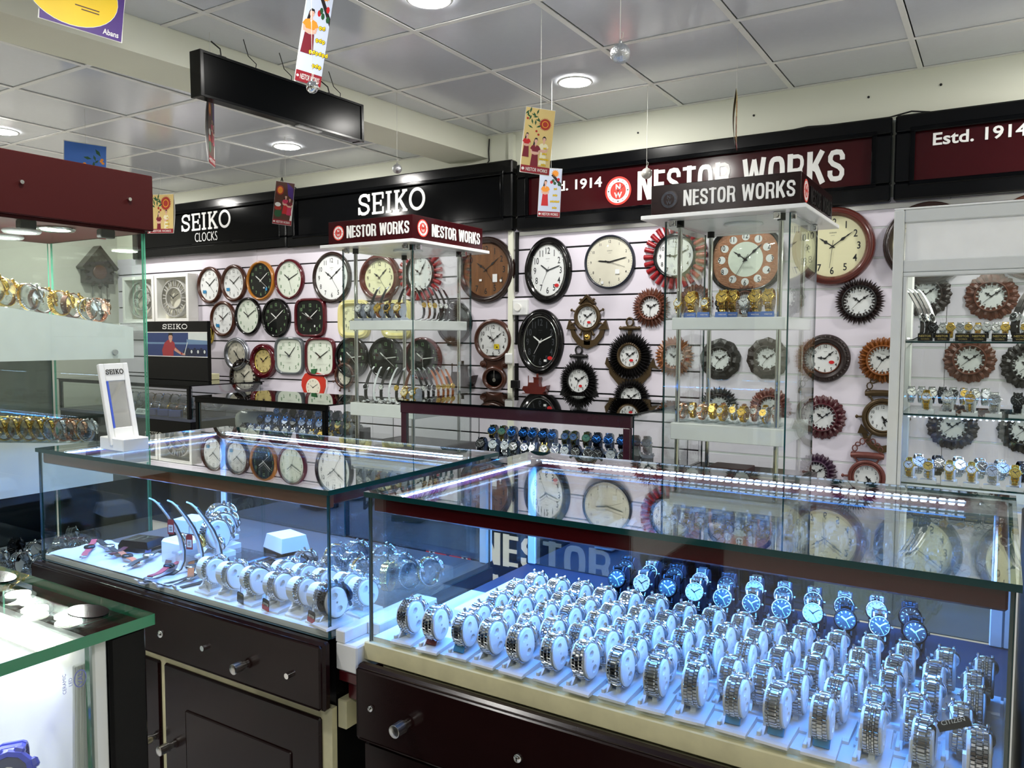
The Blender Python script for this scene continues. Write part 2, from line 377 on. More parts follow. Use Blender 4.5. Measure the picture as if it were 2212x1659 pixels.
LET = {
 'S': [('c',_S,1.0),('l',(0.92,0.62),(0.92,0.98),0.8),('l',(0.07,0.02),(0.07,0.38),0.8)],
 'E': [('l',(0.22,0),(0.22,1),1.1),('l',(0.02,0.96),(0.95,0.96),0.75),('l',(0.02,0.04),(0.98,0.04),0.75),('l',(0.22,0.5),(0.78,0.5),0.75),('l',(0.94,0.70),(0.94,0.99),0.7),('l',(0.96,0.01),(0.96,0.32),0.7),('l',(0.78,0.36),(0.78,0.64),0.7)],
 'I': [('l',(0.5,0),(0.5,1),1.1),('l',(0.05,0.96),(0.95,0.96),0.75),('l',(0.05,0.04),(0.95,0.04),0.75)],
 'K': [('l',(0.2,0),(0.2,1),1.1),('l',(0.02,0.96),(0.42,0.96),0.75),('l',(0.02,0.04),(0.42,0.04),0.75),('l',(0.22,0.40),(0.84,0.96),0.9),('l',(0.42,0.56),(0.86,0.04),1.1),('l',(0.62,0.96),(0.98,0.96),0.75),('l',(0.64,0.04),(1.0,0.04),0.75)],
 'O': [('c',_O,1.0)]}
_BO = [(0.5+0.36*math.copysign(abs(math.cos(a))**.55,math.cos(a)), 0.5+0.40*math.copysign(abs(math.sin(a))**.75,math.sin(a))) for a in [2*PI*i/24 for i in range(25)]]
_BS = [(0.86,0.66),(0.86,0.78),(0.74,0.89),(0.5,0.91),(0.26,0.89),(0.15,0.78),(0.15,0.66),(0.30,0.56),(0.66,0.46),(0.85,0.34),(0.85,0.22),(0.74,0.11),(0.5,0.09),(0.26,0.11),(0.14,0.22),(0.14,0.36)]
_BR = [(0.2,0.91),(0.62,0.91),(0.80,0.86),(0.86,0.76),(0.86,0.64),(0.80,0.53),(0.62,0.48),(0.2,0.48)]
BLK = {'N': (.60,[('l',(.15,0),(.15,1),1),('l',(.85,0),(.85,1),1),('l',(.18,.98),(.82,.02),.95)]), 'E': (.46,[('l',(.2,0),(.2,1),1),('l',(.1,.91),(1,.91),.62),('l',(.1,.5),(.92,.5),.62),('l',(.1,.09),(1,.09),.62)]),
 'S': (.56,[('c',_BS,.86)]), 'T': (.52,[('l',(.5,0),(.5,1),1),('l',(0,.91),(1,.91),.62)]), 'O': (.58,[('c',_BO,.92)]), 'R': (.60,[('l',(.17,0),(.17,1),1),('c',_BR,.66),('l',(.72,.5),(.86,0),1)]),
 'W': (.88,[('l',(.10,1),(.27,0),.92),('l',(.27,0),(.5,.96),.8),('l',(.5,.96),(.73,0),.8),('l',(.73,0),(.90,1),.92)]), 'K': (.62,[('l',(.16,0),(.16,1),1),('l',(.3,.42),(.84,1),.95),('l',(.42,.62),(.88,0),1.0)])}
def block_word(mb, txt, x0, x1, y0, y1, depth, mi=0, z=0.0):
    """heavy condensed capitals between x0 and x1"""
    gap = .09; sp = .26; tot = sum(sp if c == ' ' else BLK[c][0] for c in txt)+gap*(len(txt)-1); u = (x1-x0)/tot; x = x0; h = y1-y0; o = mb.M; mb.M = o @ Matrix.Translation((0,0,z))
    for c in txt:
        if c == ' ': x += (sp+gap)*u; continue
        wd, sg = BLK[c]; m0 = mb.M
        # letters are drawn in a box as tall as wide so that strokes keep their weight, then stretched
        mb.M = m0 @ Matrix.Translation((x,y0,0)) @ Matrix.Diagonal((u,h,1,1)); strokes(mb, sg, 0, 0, wd, 1.0, .185, depth, mi); mb.M = m0
        x += (wd+gap)*u
    mb.M = o
def slab_word(mb, x0, x1, y0, y1, depth, mi=0):
    h = y1-y0; ws = [0.95,0.95,0.5,1.05,1.12]; gap = 0.16; tot = sum(ws)+gap*4; u = (x1-x0)/tot; x = x0
    for ch, q in zip('SEIKO', ws): strokes(mb, LET[ch], x, y0, q*u, h, h*0.15, depth, mi); x += (q+gap)*u

# ------------------------------------------------------------------ wall signs
def sign(name, label, x0, x1, z0, z1, face, group=None):
    t = thing(name, label, 'sign', ((x0+x1)/2, WY, z0), 0, group); X = (x1-x0)/2; H = z1-z0; F = 0.085
    m_ = MB()
    for (a, b) in (((-X,-0.07,0),(X,0,F)),((-X,-0.07,H-F),(X,0,H)),((-X,-0.07,F),(-X+F,0,H-F)),((X-F,-0.07,F),(X,0,H-F))): m_.cbox(*a, *b, 0.008)
    m_.build('frame', M_FRAME, t)
    m_ = MB(); q = F-0.02
    for (a, b) in (((-X+q,-0.076,q),(X-q,-0.062,F+0.004)),((-X+q,-0.076,H-F-0.004),(X-q,-0.062,H-q)),((-X+q,-0.076,F),(-X+F+0.004,-0.062,H-F)),((X-F-0.004,-0.076,F),(X-q,-0.062,H-F))): m_.cbox(*a, *b, 0.004)
    m_.build('frame_lip', M_BLACK, t)
    box('panel', face, (-X+F-0.01,-0.05,F-0.01), (X-F+0.01,-0.02,H-F+0.01), t)
    return t, (x0+x1)/2, z0
SP = Matrix.Identity(4)
t, sx, sz = sign('sign_board', 'black wall sign with white slab letters and CLOCKS, above rows of clocks, middle', -4.735, -2.685, 2.09, 2.535, M_BLACK)
m_ = MB(); m_.M = facing((0,-0.0505,0)); slab_word(m_, -4.005-sx, -3.40-sx, 2.283-sz, 2.43-sz, 0.004); m_.build('lettering', M_LETTER, t)
m_ = MB(); m_.M = facing((0,-0.0505,0)); text(m_, 'CLOCKS', -3.70-sx, 2.215-sz, 0.34, 0.062, 0.001, bold=-0.01, depth=0.002); m_.build('lettering', M_LETTER, t)
t, sx, sz = sign('sign_board', 'black wall sign partly behind hanging poster, leftmost, white slab letters and CLOCKS', -6.735, -4.745, 2.095, 2.54, M_BLACK)
m_ = MB(); m_.M = facing((0,-0.0505,0)); slab_word(m_, -6.04-sx, -5.41-sx, 2.30-sz, 2.44-sz, 0.004); m_.build('lettering', M_LETTER, t)
m_ = MB(); m_.M = facing((0,-0.0505,0)); text(m_, 'CLOCKS', -5.72-sx, 2.24-sz, 0.29, 0.075, 0.001, bold=-0.01, depth=0.002); m_.build('lettering', M_LETTER, t)
t, sx, sz = sign('sign_board', 'maroon wall sign with large white shop name and round red emblem', -2.655, -0.5, 2.085, 2.495, M_MAROON)
m_ = MB(); m_.M = facing((0,-0.0505,0)); block_word(m_, 'NESTOR WORKS', -1.836-sx, -0.715-sx, 2.205-sz, 2.37-sz, 0.004); m_.build('lettering', M_LETTER, t)
m_ = MB(); m_.M = facing((0,-0.0505,0)); text(m_, 'Estd. 1914', -2.27-sx, 2.335-sz, 0.41, 0.062, 0.001, bold=0.02, depth=0.003); m_.build('lettering', M_LETTER, t)
m_ = MB(); m_.M = facing((0,-0.0505,0)); emblem(m_, -1.96-sx, 2.272-sz, 0.083, 0.001, 0, 1, 2); m_.build('emblem', [M_LETTER, M_PRINTR, M_WIRE], t)
t, sx, sz = sign('sign_board', 'maroon wall sign at right edge of picture, showing only founding year', -0.485, 1.66, 2.085, 2.495, M_MAROON)
m_ = MB(); m_.M = facing((0,-0.0505,0)); text(m_, 'Estd. 1914', -0.132-sx, 2.363-sz, 0.38, 0.060, 0.001, bold=0.02, depth=0.003); m_.build('lettering', M_LETTER, t)
m_ = MB(); m_.M = facing((0,-0.0505,0)); emblem(m_, 0.22-sx, 2.272-sz, 0.083, 0.001, 0, 1, 2); m_.build('emblem', [M_LETTER, M_PRINTR, M_WIRE], t)
m_ = MB(); m_.M = facing((0,-0.0505,0)); block_word(m_, 'NESTOR WORKS', .37-sx, 1.49-sx, 2.205-sz, 2.37-sz, 0.004); m_.build('lettering', M_LETTER, t)

def wire(label, pts, r=0.004, m=None):
    m_ = MB(); m_.tube(pts, r, 6); return tag(m_.build('cable', m or M_WIRE), label, 'cable')
wire('black cable running down the corner where beam meets wall', [(-2.90,WY-0.006,2.70),(-2.905,WY-0.006,2.62),(-2.90,WY-0.008,2.56),(-2.915,WY-0.02,2.53)])
wire('thin black wire lying along top of the maroon signs', [(-1.0,WY-0.03,2.497),(-0.9,WY-0.04,2.503),(-0.8,WY-0.03,2.499),(-0.52,WY-0.03,2.499),(-0.42,WY-0.03,2.515),(-0.34,WY-0.03,2.5)])
wire('tangle of black wire poking up behind the two black signs', [(-4.83,WY-0.02,2.545),(-4.85,WY-0.02,2.60),(-4.82,WY-0.03,2.64),(-4.80,WY-0.03,2.58),(-4.76,WY-0.03,2.55),(-4.70,WY-0.03,2.565),(-4.66,WY-0.03,2.54)])
t = thing('cable_conduit', 'black plastic conduit rising beside white trunking between the wall panels', 'conduit', (-2.675,WY,0.95))
m_ = MB(); m_.cyl((0,-0.022,0),(0,-0.022,0.29),0.014,n=10); m_.cyl((0,-0.022,0.42),(0,-0.022,0.62),0.012,n=10); m_.cyl((0,-0.022,0.75),(0,-0.022,1.13),0.013,n=10); m_.build('pipe', M_BLACKM, t)
m_ = MB(); m_.cbox(-0.03,-0.05,0.13,0.025,-0.016,0.18,0.003); m_.build('clip', M_BLACKM, t)
t = thing('power_socket', 'white wall switch box with round dial on trunking beside black clock', 'socket', (-2.635,WY-0.014,1.60))
box('cover', M_WHITE, (-0.06,-0.03,-0.05), (0.05,0,0.05), t, 0.005)
m_ = MB(); m_.cyl((-0.015,-0.03,0.0),(-0.015,-0.045,0.0),0.024,n=18); m_.build('dial_knob', M_WHITEM, t)
t = thing('junction_box', 'small white rounded cable box on the trunking, left of black clock', 'box', (-2.72,WY-0.037,1.27))
box('cover', M_WHITE, (-0.028,-0.02,-0.035), (0.028,0,0.035), t, 0.008)

# ------------------------------------------------------------------ things hanging from the beam
t = thing('light_box_sign', 'unlit long black light box hung in front of the beam', 'sign', (-2.75,2.515,2.366)); t.rotation_euler = (0,-0.012,PI/2)
box('case', M_PANELK, (-0.463,-0.03,0), (0.463,0.03,0.175), t, 0.004)
m_ = MB(); m_.cbox(-0.463,-0.034,-0.003,0.463,-0.03,0.008,0.001); m_.cbox(-0.463,-0.034,0.167,0.463,-0.03,0.178,0.001); m_.cbox(-0.468,-0.036,-0.003,-0.450,0.03,0.178,0.002); m_.cbox(0.450,-0.036,-0.003,0.468,0.03,0.178,0.002); m_.build('frame', M_FRAME, t)
for x in (-0.34,0.27):
    m_ = MB(); m_.cbox(x-0.02,-0.012,0.175,x+0.02,0.012,0.19,0.003); m_.tube([(x,0,0.19),(x+0.02,0.03,0.23),(x,0.06,0.26)],0.003,6); m_.build('hanger', M_WIRE, t)
for x in (-0.15,0.05,0.36):
    m_ = MB(); m_.tube([(x,0.02,0.175),(x+0.015,0.03,0.22),(x-0.01,0.05,0.25),(x,0.09,0.33)],0.002,5); m_.build('wire', M_WIRE, t)
m_ = MB(); m_.box(0.06,-0.02,-0.006,0.2,0.01,0.0); m_.build('tube_gap', M_WHITE, t)
t = thing('security_camera', 'white security camera with black lens on the beam, behind yellow banner', 'camera', (-3.10,1.70,2.68))
m_ = MB(); m_.cyl((-0.03,0,0.03),(0.01,0,0.02),0.035,n=16); m_.build('mount', M_WHITE, t)
m_ = MB(); m_.cyl((0.0,-0.03,0.02),(0.05,0.035,-0.01),0.03,0.028,n=18); m_.build('body', M_WHITE, t)
m_ = MB(); m_.cyl((0.048,0.032,-0.009),(0.066,0.054,-0.018),0.027,0.022,n=18); m_.build('lens', M_BLACK, t)

# painted print colours
def P_(n, c): return mat(n, c, 0.5)
K = dict(bgy=P_('print_sand',(222,196,128)), green=P_('print_leaf_green',(34,86,50)), sun=P_('print_sun_red',(172,48,34)), sun2=P_('print_sun_gold',(228,164,44)),
         skin=P_('print_skin',(226,178,158)), hair=P_('print_black_hair',(30,22,24)), mar=P_('print_maroon_cloth',(122,26,44)), cream=P_('print_cream_cloth',(240,232,196)),
         org=P_('print_orange_cloth',(240,150,46)), redc=P_('print_red_cloth',(196,28,36)), sky=P_('print_sky_blue',(62,112,196)), pale=P_('print_pale_blue',(206,216,238)),
         yel=P_('print_yellow',(250,210,30)), pur=P_('print_purple',(74,40,128)), brn=P_('print_brown',(86,46,34)), pink=P_('print_pink',(204,50,92)))
KN = list(K); KM = [K[k] for k in KN]; KI = {k: i for i, k in enumerate(KN)}
def ell(cx, cy, rx, ry, n=16, a0=0, a1=2*PI): return [(cx+rx*math.cos(a0+(a1-a0)*i/n), cy+ry*math.sin(a0+(a1-a0)*i/n)) for i in range(n if a1-a0 > 6.2 else n+1)]
def person(m_, x, y, s, top, skirt, z, hair_long=True):
    """flat printed figure, waist up plus skirt; x,y = chin"""
    f = lambda pts: [(x+a*s, y+b*s) for a, b in pts]
    if hair_long: m_.flat(f([(-0.5,1.0),(-0.75,-0.4),(-0.5,-1.6),(-0.15,-0.6),(0.2,0.4),(0.5,0.9),(0.3,1.5),(-0.2,1.55)]), z, KI['hair'])
    else: m_.flat(f(ell(0,0.85,0.55,0.72)), z, KI['hair'])
    m_.flat(f([(-0.2,0.2),(-0.25,-0.5),(0.25,-0.5),(0.2,0.2)]), z+.0001, KI['skin'])
    m_.flat(f(ell(0,0.65,0.42,0.62)), z+.00015, KI['skin'])
    m_.flat(f([(-0.45,0.75),(-0.4,1.3),(0,1.45),(0.4,1.3),(0.45,0.75),(0.3,1.1),(-0.3,1.1)]), z+.0002, KI['hair'])
    for e in (-0.16,0.18): m_.flat(f(ell(e,0.72,0.06,0.04,8)), z+.0002, KI['hair'])
    m_.flat(f(ell(0.02,0.36,0.1,0.04,8)), z+.0002, KI['redc'])
    m_.flat(f([(-1.3,-1.5),(-1.15,-2.7),(-0.2,-2.9),(-0.2,-2.5),(-0.85,-2.3),(-0.9,-1.5)]), z+.0001, KI['skin'])
    m_.flat(f([(1.3,-1.5),(1.15,-2.7),(0.2,-2.9),(0.2,-2.5),(0.85,-2.3),(0.9,-1.5)]), z+.0001, KI['skin'])
    m_.flat(f([(-0.3,-0.4),(-1.0,-0.65),(-1.45,-1.5),(-0.9,-1.8),(-0.8,-2.2),(0.8,-2.2),(0.9,-1.8),(1.45,-1.5),(1.0,-0.65),(0.3,-0.4),(0,-0.95)]), z+.0002, KI[top])
    m_.flat(f([(-0.7,-2.2),(-0.75,-3.0),(0.75,-3.0),(0.7,-2.2)]), z+.00005, KI['skin'])
    m_.flat(f([(-0.8,-2.9),(-1.1,-6.6),(1.15,-6.6),(0.85,-2.9),(0,-3.1)]), z+.0002, KI[skirt])
def sinhala(m_, x, y, h, n, z):
    """rounded yellow letters with dark outline, looped as in the printed greeting"""
    for k in range(n):
        cx = x+(k-(n-1)/2)*h*0.95
        for (q, zz, c) in ((1.22,0,'hair'),(1.0,.0001,'yel')):
            m_.flat(ell(cx,y,0.44*h*q,0.5*h*q,10), z+zz, KI[c])
            if k % 2: m_.flat(ell(cx+0.2*h,y+0.55*h,0.2*h*q,0.24*h*q,8), z+zz+.00003, KI[c])
            else: m_.flat(ell(cx-0.1*h,y-0.55*h,0.24*h*q,0.2*h*q,8), z+zz+.00003, KI[c])
        m_.flat(ell(cx+0.05*h,y-0.08*h,0.13*h,0.15*h,8), z+.0002, KI['hair'])
def greeting(m_, x, y0, dy, h, z):
    for k, n in enumerate((2,3,6,3)): sinhala(m_, x, y0-dy*k, h, n, z)
def foot_print(t, w, h):
    m_ = MB(); m_.M = FRONT; m_.flat([(-w/2,-h/2),(w/2,-h/2),(w/2,-h/2+0.11*h),(-w/2,-h/2+0.11*h)], 0.0032); m_.build('footer_strip', M_FOOT, t)
    m_ = MB(); m_.M = FRONT; text(m_, 'NESTOR WORKS', 0.05*w, -h/2+0.055*h, 0.74*w, 0.055*h, 0.0037, bold=0.01); m_.flat(ell(-0.42*w,-h/2+0.055*h,0.05*w,0.05*w), 0.0036); m_.build('lettering', M_WHITEM, t)
def art_family(m_, w, h, z):
    m_.flat([(-w/2,-h/2),(w/2,-h/2),(w/2,h/2),(-w/2,h/2)], z, KI['bgy'])
    for k in range(24):
        a = 2*PI*k/24; cx, cy = 0.2*w, 0.27*h; r = 0.17*w
        m_.flat([(cx+r*math.cos(a-.1),cy+r*math.sin(a-.1)),(cx+1.35*r*math.cos(a),cy+1.35*r*math.sin(a)),(cx+r*math.cos(a+.1),cy+r*math.sin(a+.1))], z+.0001, KI['sun'])
    m_.flat(ell(0.2*w,0.27*h,0.18*w,0.18*w,20), z+.0001, KI['sun']); m_.flat(ell(0.2*w,0.27*h,0.115*w,0.115*w,20), z+.0002, KI['sun2']); m_.flat(ell(0.2*w,0.27*h,0.09*w,0.09*w,20), z+.0003, KI['sun'])
    r_ = random.Random(3)
    for k in range(16):
        cx = -0.45*w+r_.random()*0.5*w; cy = 0.2*h+r_.random()*0.27*h; a = r_.random()*PI; l = 0.1*w
        m_.flat([(cx-l*math.cos(a),cy-l*math.sin(a)),(cx+.3*l*math.sin(a),cy-.3*l*math.cos(a)),(cx+l*math.cos(a),cy+l*math.sin(a)),(cx-.3*l*math.sin(a),cy+.3*l*math.cos(a))], z+.0001+.00001*k, KI['green'])
    for (cx, cy) in ((-0.08*w,0.15*h),(0.0*w,0.1*h),(-0.42*w,0.33*h)): m_.flat(ell(cx,cy,0.04*w,0.04*w,8), z+.0004, KI['sun'])
    q = min(w, .56*h); person(m_, 0.22*w, 0.0*h, 0.12*q, 'cream', 'cream', z+.0002, False); person(m_, -0.38*w, 0.04*h, 0.10*q, 'redc', 'mar', z+.0004); person(m_, -0.06*w, -0.04*h, 0.125*q, 'mar', 'mar', z+.0007)
    greeting(m_, 0.27*w, -0.1*h, 0.085*h, 0.026*h, z+.0012)
def art_woman(m_, w, h, z, top='org', skirt='redc'):
    m_.flat([(-w/2,-h/2),(w/2,-h/2),(w/2,h/2),(-w/2,h/2)], z, KI['pale'])
    for k in range(12):
        a = 2*PI*k/12; cx, cy = 0.2*w, 0.4*h; r = 0.12*w
        m_.flat([(cx+r*math.cos(a-.2),cy+r*math.sin(a-.2)),(cx+1.7*r*math.cos(a),cy+1.7*r*math.sin(a)),(cx+r*math.cos(a+.2),cy+r*math.sin(a+.2))], z+.0001, KI['sun2'])
    m_.flat(ell(0.2*w,0.4*h,0.14*w,0.14*w), z+.0002, KI['org'])
    m_.flat([(0.02*w,0.36*h),(0.5*w,0.12*h),(0.5*w,0.2*h),(0.1*w,0.4*h)], z+.0002, KI['hair'])
    for (cx, cy, c) in ((0.05*w,0.22*h,'redc'),(0.2*w,0.2*h,'green'),(0.36*w,0.28*h,'redc'),(0.12*w,0.25*h,'green'),(0.4*w,0.18*h,'green')): m_.flat(ell(cx,cy,0.07*w,0.035*h,8), z+.0003, KI[c])
    person(m_, -0.22*w, 0.16*h, max(0.145*w, .056*h), top, skirt, z+.0003); greeting(m_, 0.24*w, 0.08*h, 0.13*h, 0.034*h, z+.0008)
def art_dark(m_, w, h, z):
    m_.flat([(-w/2,-h/2),(w/2,-h/2),(w/2,h/2),(-w/2,h/2)], z, KI['brn'])
    m_.flat([(0.1*w,h/2),(0.45*w,0.38*h),(0.5*w,0.1*h),(0.2*w,0.2*h)], z+.0001, KI['pur']); m_.flat(ell(-0.24*w,0.3*h,0.2*w,0.11*h), z+.0001, KI['sun']); m_.flat(ell(-0.24*w,0.3*h,0.14*w,0.08*h), z+.0002, KI['org'])
    m_.flat([(0.36*w,-h/2),(0.5*w,-h/2),(0.5*w,0.1*h)], z+.0002, len(KN)); m_.flat(ell(-0.3*w,-0.04*h,0.16*w,0.05*h), z+.0003, len(KN)); m_.flat(ell(-0.28*w,-0.12*h,0.18*w,0.06*h), z+.0002, KI['sun']); m_.flat(ell(-0.26*w,-0.25*h,0.2*w,0.09*h), z+.0002, KI['green'])
    person(m_, 0.1*w, 0.12*h, 0.13*w, 'pink', 'redc', z+.0003); person(m_, 0.32*w, 0.07*h, 0.12*w, 'mar', 'pink', z+.0006)
def art_sky(m_, w, h, z):
    H0 = min(h, 1.15*w); oy = h/2-H0/2
    m_.flat([(-w/2,-h/2),(w/2,-h/2),(w/2,h/2),(-w/2,h/2)], z, KI['pale']); m_.flat([(-w/2,oy+.05*H0),(w/2,oy-.02*H0),(w/2,h/2),(-w/2,h/2)], z+.0001, KI['sky'])
    for (cx, cy, a, l) in ((0.3*w,0.33*H0,2.2,0.1*H0),(0.22*w,0.2*H0,1.9,0.07*H0),(0.05*w,0.18*H0,3.0,0.09*H0),(0.2*w,0.05*H0,1.5,0.07*H0),(0.27*w,0.12*H0,0.8,0.06*H0)):
        cy += oy; m_.flat([(cx-l*math.cos(a),cy-l*math.sin(a)),(cx+.4*l*math.sin(a),cy-.4*l*math.cos(a)),(cx+l*math.cos(a),cy+l*math.sin(a)),(cx-.4*l*math.sin(a),cy+.4*l*math.cos(a))], z+.0003, KI['green'])
    for (cx, cy) in ((0.4*w,0.18*H0),(0.42*w,0.1*H0),(0.38*w,0.14*H0),(-0.02*w,0.04*H0),(0.02*w,0.0),(-0.06*w,0.0)): m_.flat(ell(cx,cy+oy,0.04*w,0.03*H0,8), z+.0004, KI['org'])
    person(m_, -0.15*w, -.08*h, .13*w, 'org', 'redc', z+.0005)
def banner(label, c, w, h, ang, art, ceil, roll=0.0, foot=True, sx=0.0, cat='banner'):
    t = thing('hanging_banner', label, cat, c, ang, 'hanging paper banners'); t.rotation_euler = (0, roll, ang)
    m_ = MB(); n = 10
    for i in range(n+1):                                             # slightly curled card
        y = -h/2+h*i/n; b = 0.012*math.sin(PI*i/n)
        m_.v += [(-w/2,b,y),(w/2,b,y),(-w/2,b+0.0006,y),(w/2,b+0.0006,y)]
    for i in range(n):
        a = 4*i
        for q in ((a,a+1,a+5,a+4),(a+2,a+6,a+7,a+3),(a,a+4,a+6,a+2),(a+1,a+3,a+7,a+5)): m_.f.append(q); m_.mi.append(0); m_.sm.append(False)
    m_.build('card', M_WHITEM, t)
    m_ = MB(); m_.M = FRONT; art(m_, w*0.97, h*0.98, 0.001); m_.build('artwork', KM+[M_WHITEM], t)
    if foot: foot_print(t, w*0.98, h*0.985)
    m_ = MB(); iv = t.rotation_euler.to_matrix().inverted(); d = iv @ Vector((0,0,ceil-c[2]-h/2))
    m_.tube([(sx,0,h/2-0.004),(sx+d.x,d.y,h/2+d.z)], 0.0009, 5); m_.build('string', M_STRING, t)
    return t
R_ = math.radians
banner('sand coloured family poster with red sun hanging in front of maroon sign', (-1.621,2.8,2.20), 0.122, 0.262, R_(42), art_family, HC, 0.10)
banner('white poster of woman in orange blouse and red skirt, behind the family poster', (-2.01,3.6,2.153), 0.115, 0.25, R_(32), art_woman, HC, 0.05)
banner('white poster of woman in maroon skirt, near camera at the top edge', (-1.94,1.9,2.395), 0.085, 0.33, R_(58), lambda m,w,h,z: art_woman(m,w,h,z,'org','mar'), HC, 0.16)
banner('narrow poster seen almost edge-on in front of black light box', (-2.954,2.275,2.302), 0.10, 0.296, R_(128), art_dark, HC, 0.03)
banner('dark red poster of people in traditional dress between the two black signs', (-3.849,3.488,2.238), 0.115, 0.267, R_(48), art_dark, HL, 0.10)
banner('sand coloured family poster beside the red fascia in front of black sign', (-5.313,3.637,2.306), 0.262, 0.285, R_(8), art_family, HL, 0.04)
banner('blue sky poster with green leaves rising behind the red fascia', (-4.322,2.502,2.207), 0.21, 0.52, R_(66), art_sky, HL, 0.03)
banner('poster turned edge-on, thin as a blade against the maroon sign', (-1.0,3.411,2.338), 0.14, 0.235, R_(104), art_family, HC, -0.02)
def art_promo(m_, w, h, z):
    m_.flat([(-w/2,-h/2),(w/2,-h/2),(w/2,h/2),(-w/2,h/2)], z, KI['pur']); m_.flat(ell(-0.14*w,0.1*h,0.56*w,0.56*h,36), z+.0001, KI['yel']); m_.flat(ell(-0.14*w,0.1*h,0.565*w,0.57*h,36), z+.00005, len(KN))
    text(m_, 'Abans', 0.36*w, -0.4*h, 0.2*w, 0.1*h, z+.0003, len(KN), 0.02); m_.flat([(-0.1*w,-0.1*h),(0.2*w,-0.1*h),(0.2*w,-0.08*h),(-0.1*w,-0.08*h)], z+.0003, KI['brn']); m_.flat([(-0.02*w,-0.15*h),(0.2*w,-0.15*h),(0.2*w,-0.13*h),(-0.02*w,-0.13*h)], z+.0003, KI['brn'])
banner('yellow and purple promotional banner cut by the top left picture edge', (-2.74,1.6,2.565), 0.26, 0.20, R_(70), art_promo, HC, 0.10, False)

def bauble(label, c, r, m, ceil, cap=True):
    t = thing('bauble', label, 'ornament', c, 0, 'silver baubles on strings')
    m_ = MB(); n = 14; m_.lathe([(max(1e-4,r*math.sin(PI*i/n)), -r*math.cos(PI*i/n)) for i in range(n+1)], 22); m_.build('ball', m, t)
    m_ = MB(); m_.cyl((0,0,r*0.96),(0,0,r*1.22),r*0.2,n=12); m_.tube([(r*.1*math.cos(a),0,r*1.3+r*.14*math.sin(a)) for a in [2*PI*i/10 for i in range(10)]], r*0.03, 5, True); m_.build('cap', M_CHROME, t)
    m_ = MB(); m_.tube([(0,0,r*1.4),(0,0,ceil-c[2])], 0.0009, 5); m_.tube([(0,0,r*2.2),(r*.3,0,r*2.0),(r*.25,0,r*1.5),(0,0,r*1.4)], 0.0008, 5); m_.build('string', M_STRING, t)
bauble('silver glitter bauble hanging right of the top centre, under the ceiling grid', (-0.79,1.75,2.082), 0.0235, M_SILVERB, HC)
bauble('mirror silver bauble at foot of the poster near the top edge', (-1.80,1.75,2.166), 0.0185, M_MIRRORB, HC)
bauble('small silver bauble in front of the middle black sign', (-2.817,3.352,2.316), 0.0255, M_SILVERB, HC)
bauble('small pearl grey bauble in front of the first letter on maroon sign', (-1.627,3.955,2.272), 0.0285, M_PEARL, HC)
# ------------------------------------------------------------------ wall clocks
W_BROWN = mat('brown_clock_wood', (72, 38, 26), 0.25, coat=0.3, noise=(8, 0.3), wood=(1, 8, 8)); W_DARK = mat('dark_clock_wood', (36, 20, 16), 0.25, coat=0.3, noise=(8, 0.25))
W_REDB = mat('red_brown_clock_wood', (88, 34, 26), 0.25, coat=0.3, noise=(10, 0.25)); W_AMBER = mat('amber_clock_frame', (176, 112, 34), 0.25, coat=0.4)
W_COPPER = mat('copper_brown_flower', (94, 48, 30), 0.4, noise=(30, 0.3)); W_BLK = mat('black_carved_frame', (14, 12, 13), 0.4, noise=(20, 0.2))
W_BRONZE = mat('antique_bronze', (74, 58, 34), 0.38, 0.4, noise=(40, 0.25)); W_ESP = mat('espresso_flower', (34, 20, 19), 0.4, noise=(30, 0.25)); W_MAR = mat('maroon_flower', (72, 22, 32), 0.35, noise=(30, 0.2))
W_TUBE = mat('red_bamboo', (150, 26, 34), 0.3, noise=(30, 0.25)); W_PURP = mat('plum_carved_frame', (58, 34, 56), 0.4, noise=(30, 0.2)); W_TERRA = mat('terracotta_copper', (104, 56, 50), 0.4, 0.2, noise=(40, 0.2))
W_GOLDA = mat('golden_brown_sunburst', (128, 74, 30), 0.35, noise=(30, 0.25)); W_ROSEC = mat('rose_copper_relief', (158, 108, 78), 0.35, 0.4, noise=(60, 0.3), bump=(90, 0.8)); W_SILV = mat('silver_clock_frame', (172, 176, 184), 0.25, 0.8)
W_NAVY = mat('navy_black_rim', (22, 28, 44), 0.3); W_BURGP = mat('burgundy_gloss_rim', (80, 12, 24), 0.12, coat=0.3); W_GREYR = mat('grey_gloss_rim', (84, 90, 94), 0.15, coat=0.5); W_BLKP = mat('black_gloss_rim', (9, 8, 10), 0.12)
W_GOLDP = mat('polished_gold_rim', (222, 196, 96), 0.15, 1.0); W_PLANK = mat('plank_clock_face', (112, 72, 36), 0.4, noise=(5, 0.75), wood=(7, 0.5, 1)); W_YELR = mat('pale_yellow_rim', (214, 204, 140), 0.25)
F_WHITE = mat('white_clock_face', (236, 238, 238), 0.45, noise=(3, 0.01)); F_CREAM = mat('cream_clock_face', (238, 234, 192), 0.45, noise=(3, 0.01)); F_BLACK = mat('black_clock_face', (6, 8, 9), 0.4, spec=0.2); F_SOFT = mat('ivory_clock_face', (226, 222, 204), 0.45)
F_GREENISH = mat('pale_green_white_face', (226, 234, 220), 0.45); F_GOLD = mat('champagne_clock_face', (216, 198, 134), 0.35)
N_BLK = mat('black_numeral', (16, 16, 18), 0.5); N_GRN = mat('green_numeral', (96, 132, 96), 0.5); N_DKGRN = mat('dark_green_numeral', (112, 148, 104), 0.5); N_WHT = mat('white_hand', (232, 234, 230), 0.4); N_FADE = mat('faint_numeral', (54, 58, 62), 0.5); N_GLD = mat('gold_numeral', (190, 168, 96), 0.4)
ST_BLUE = mat('blue_sticker', (36, 132, 186), 0.4); ST_RED = mat('red_sticker', (206, 34, 38), 0.4); ST_YEL = mat('yellow_sticker', (236, 208, 28), 0.4)

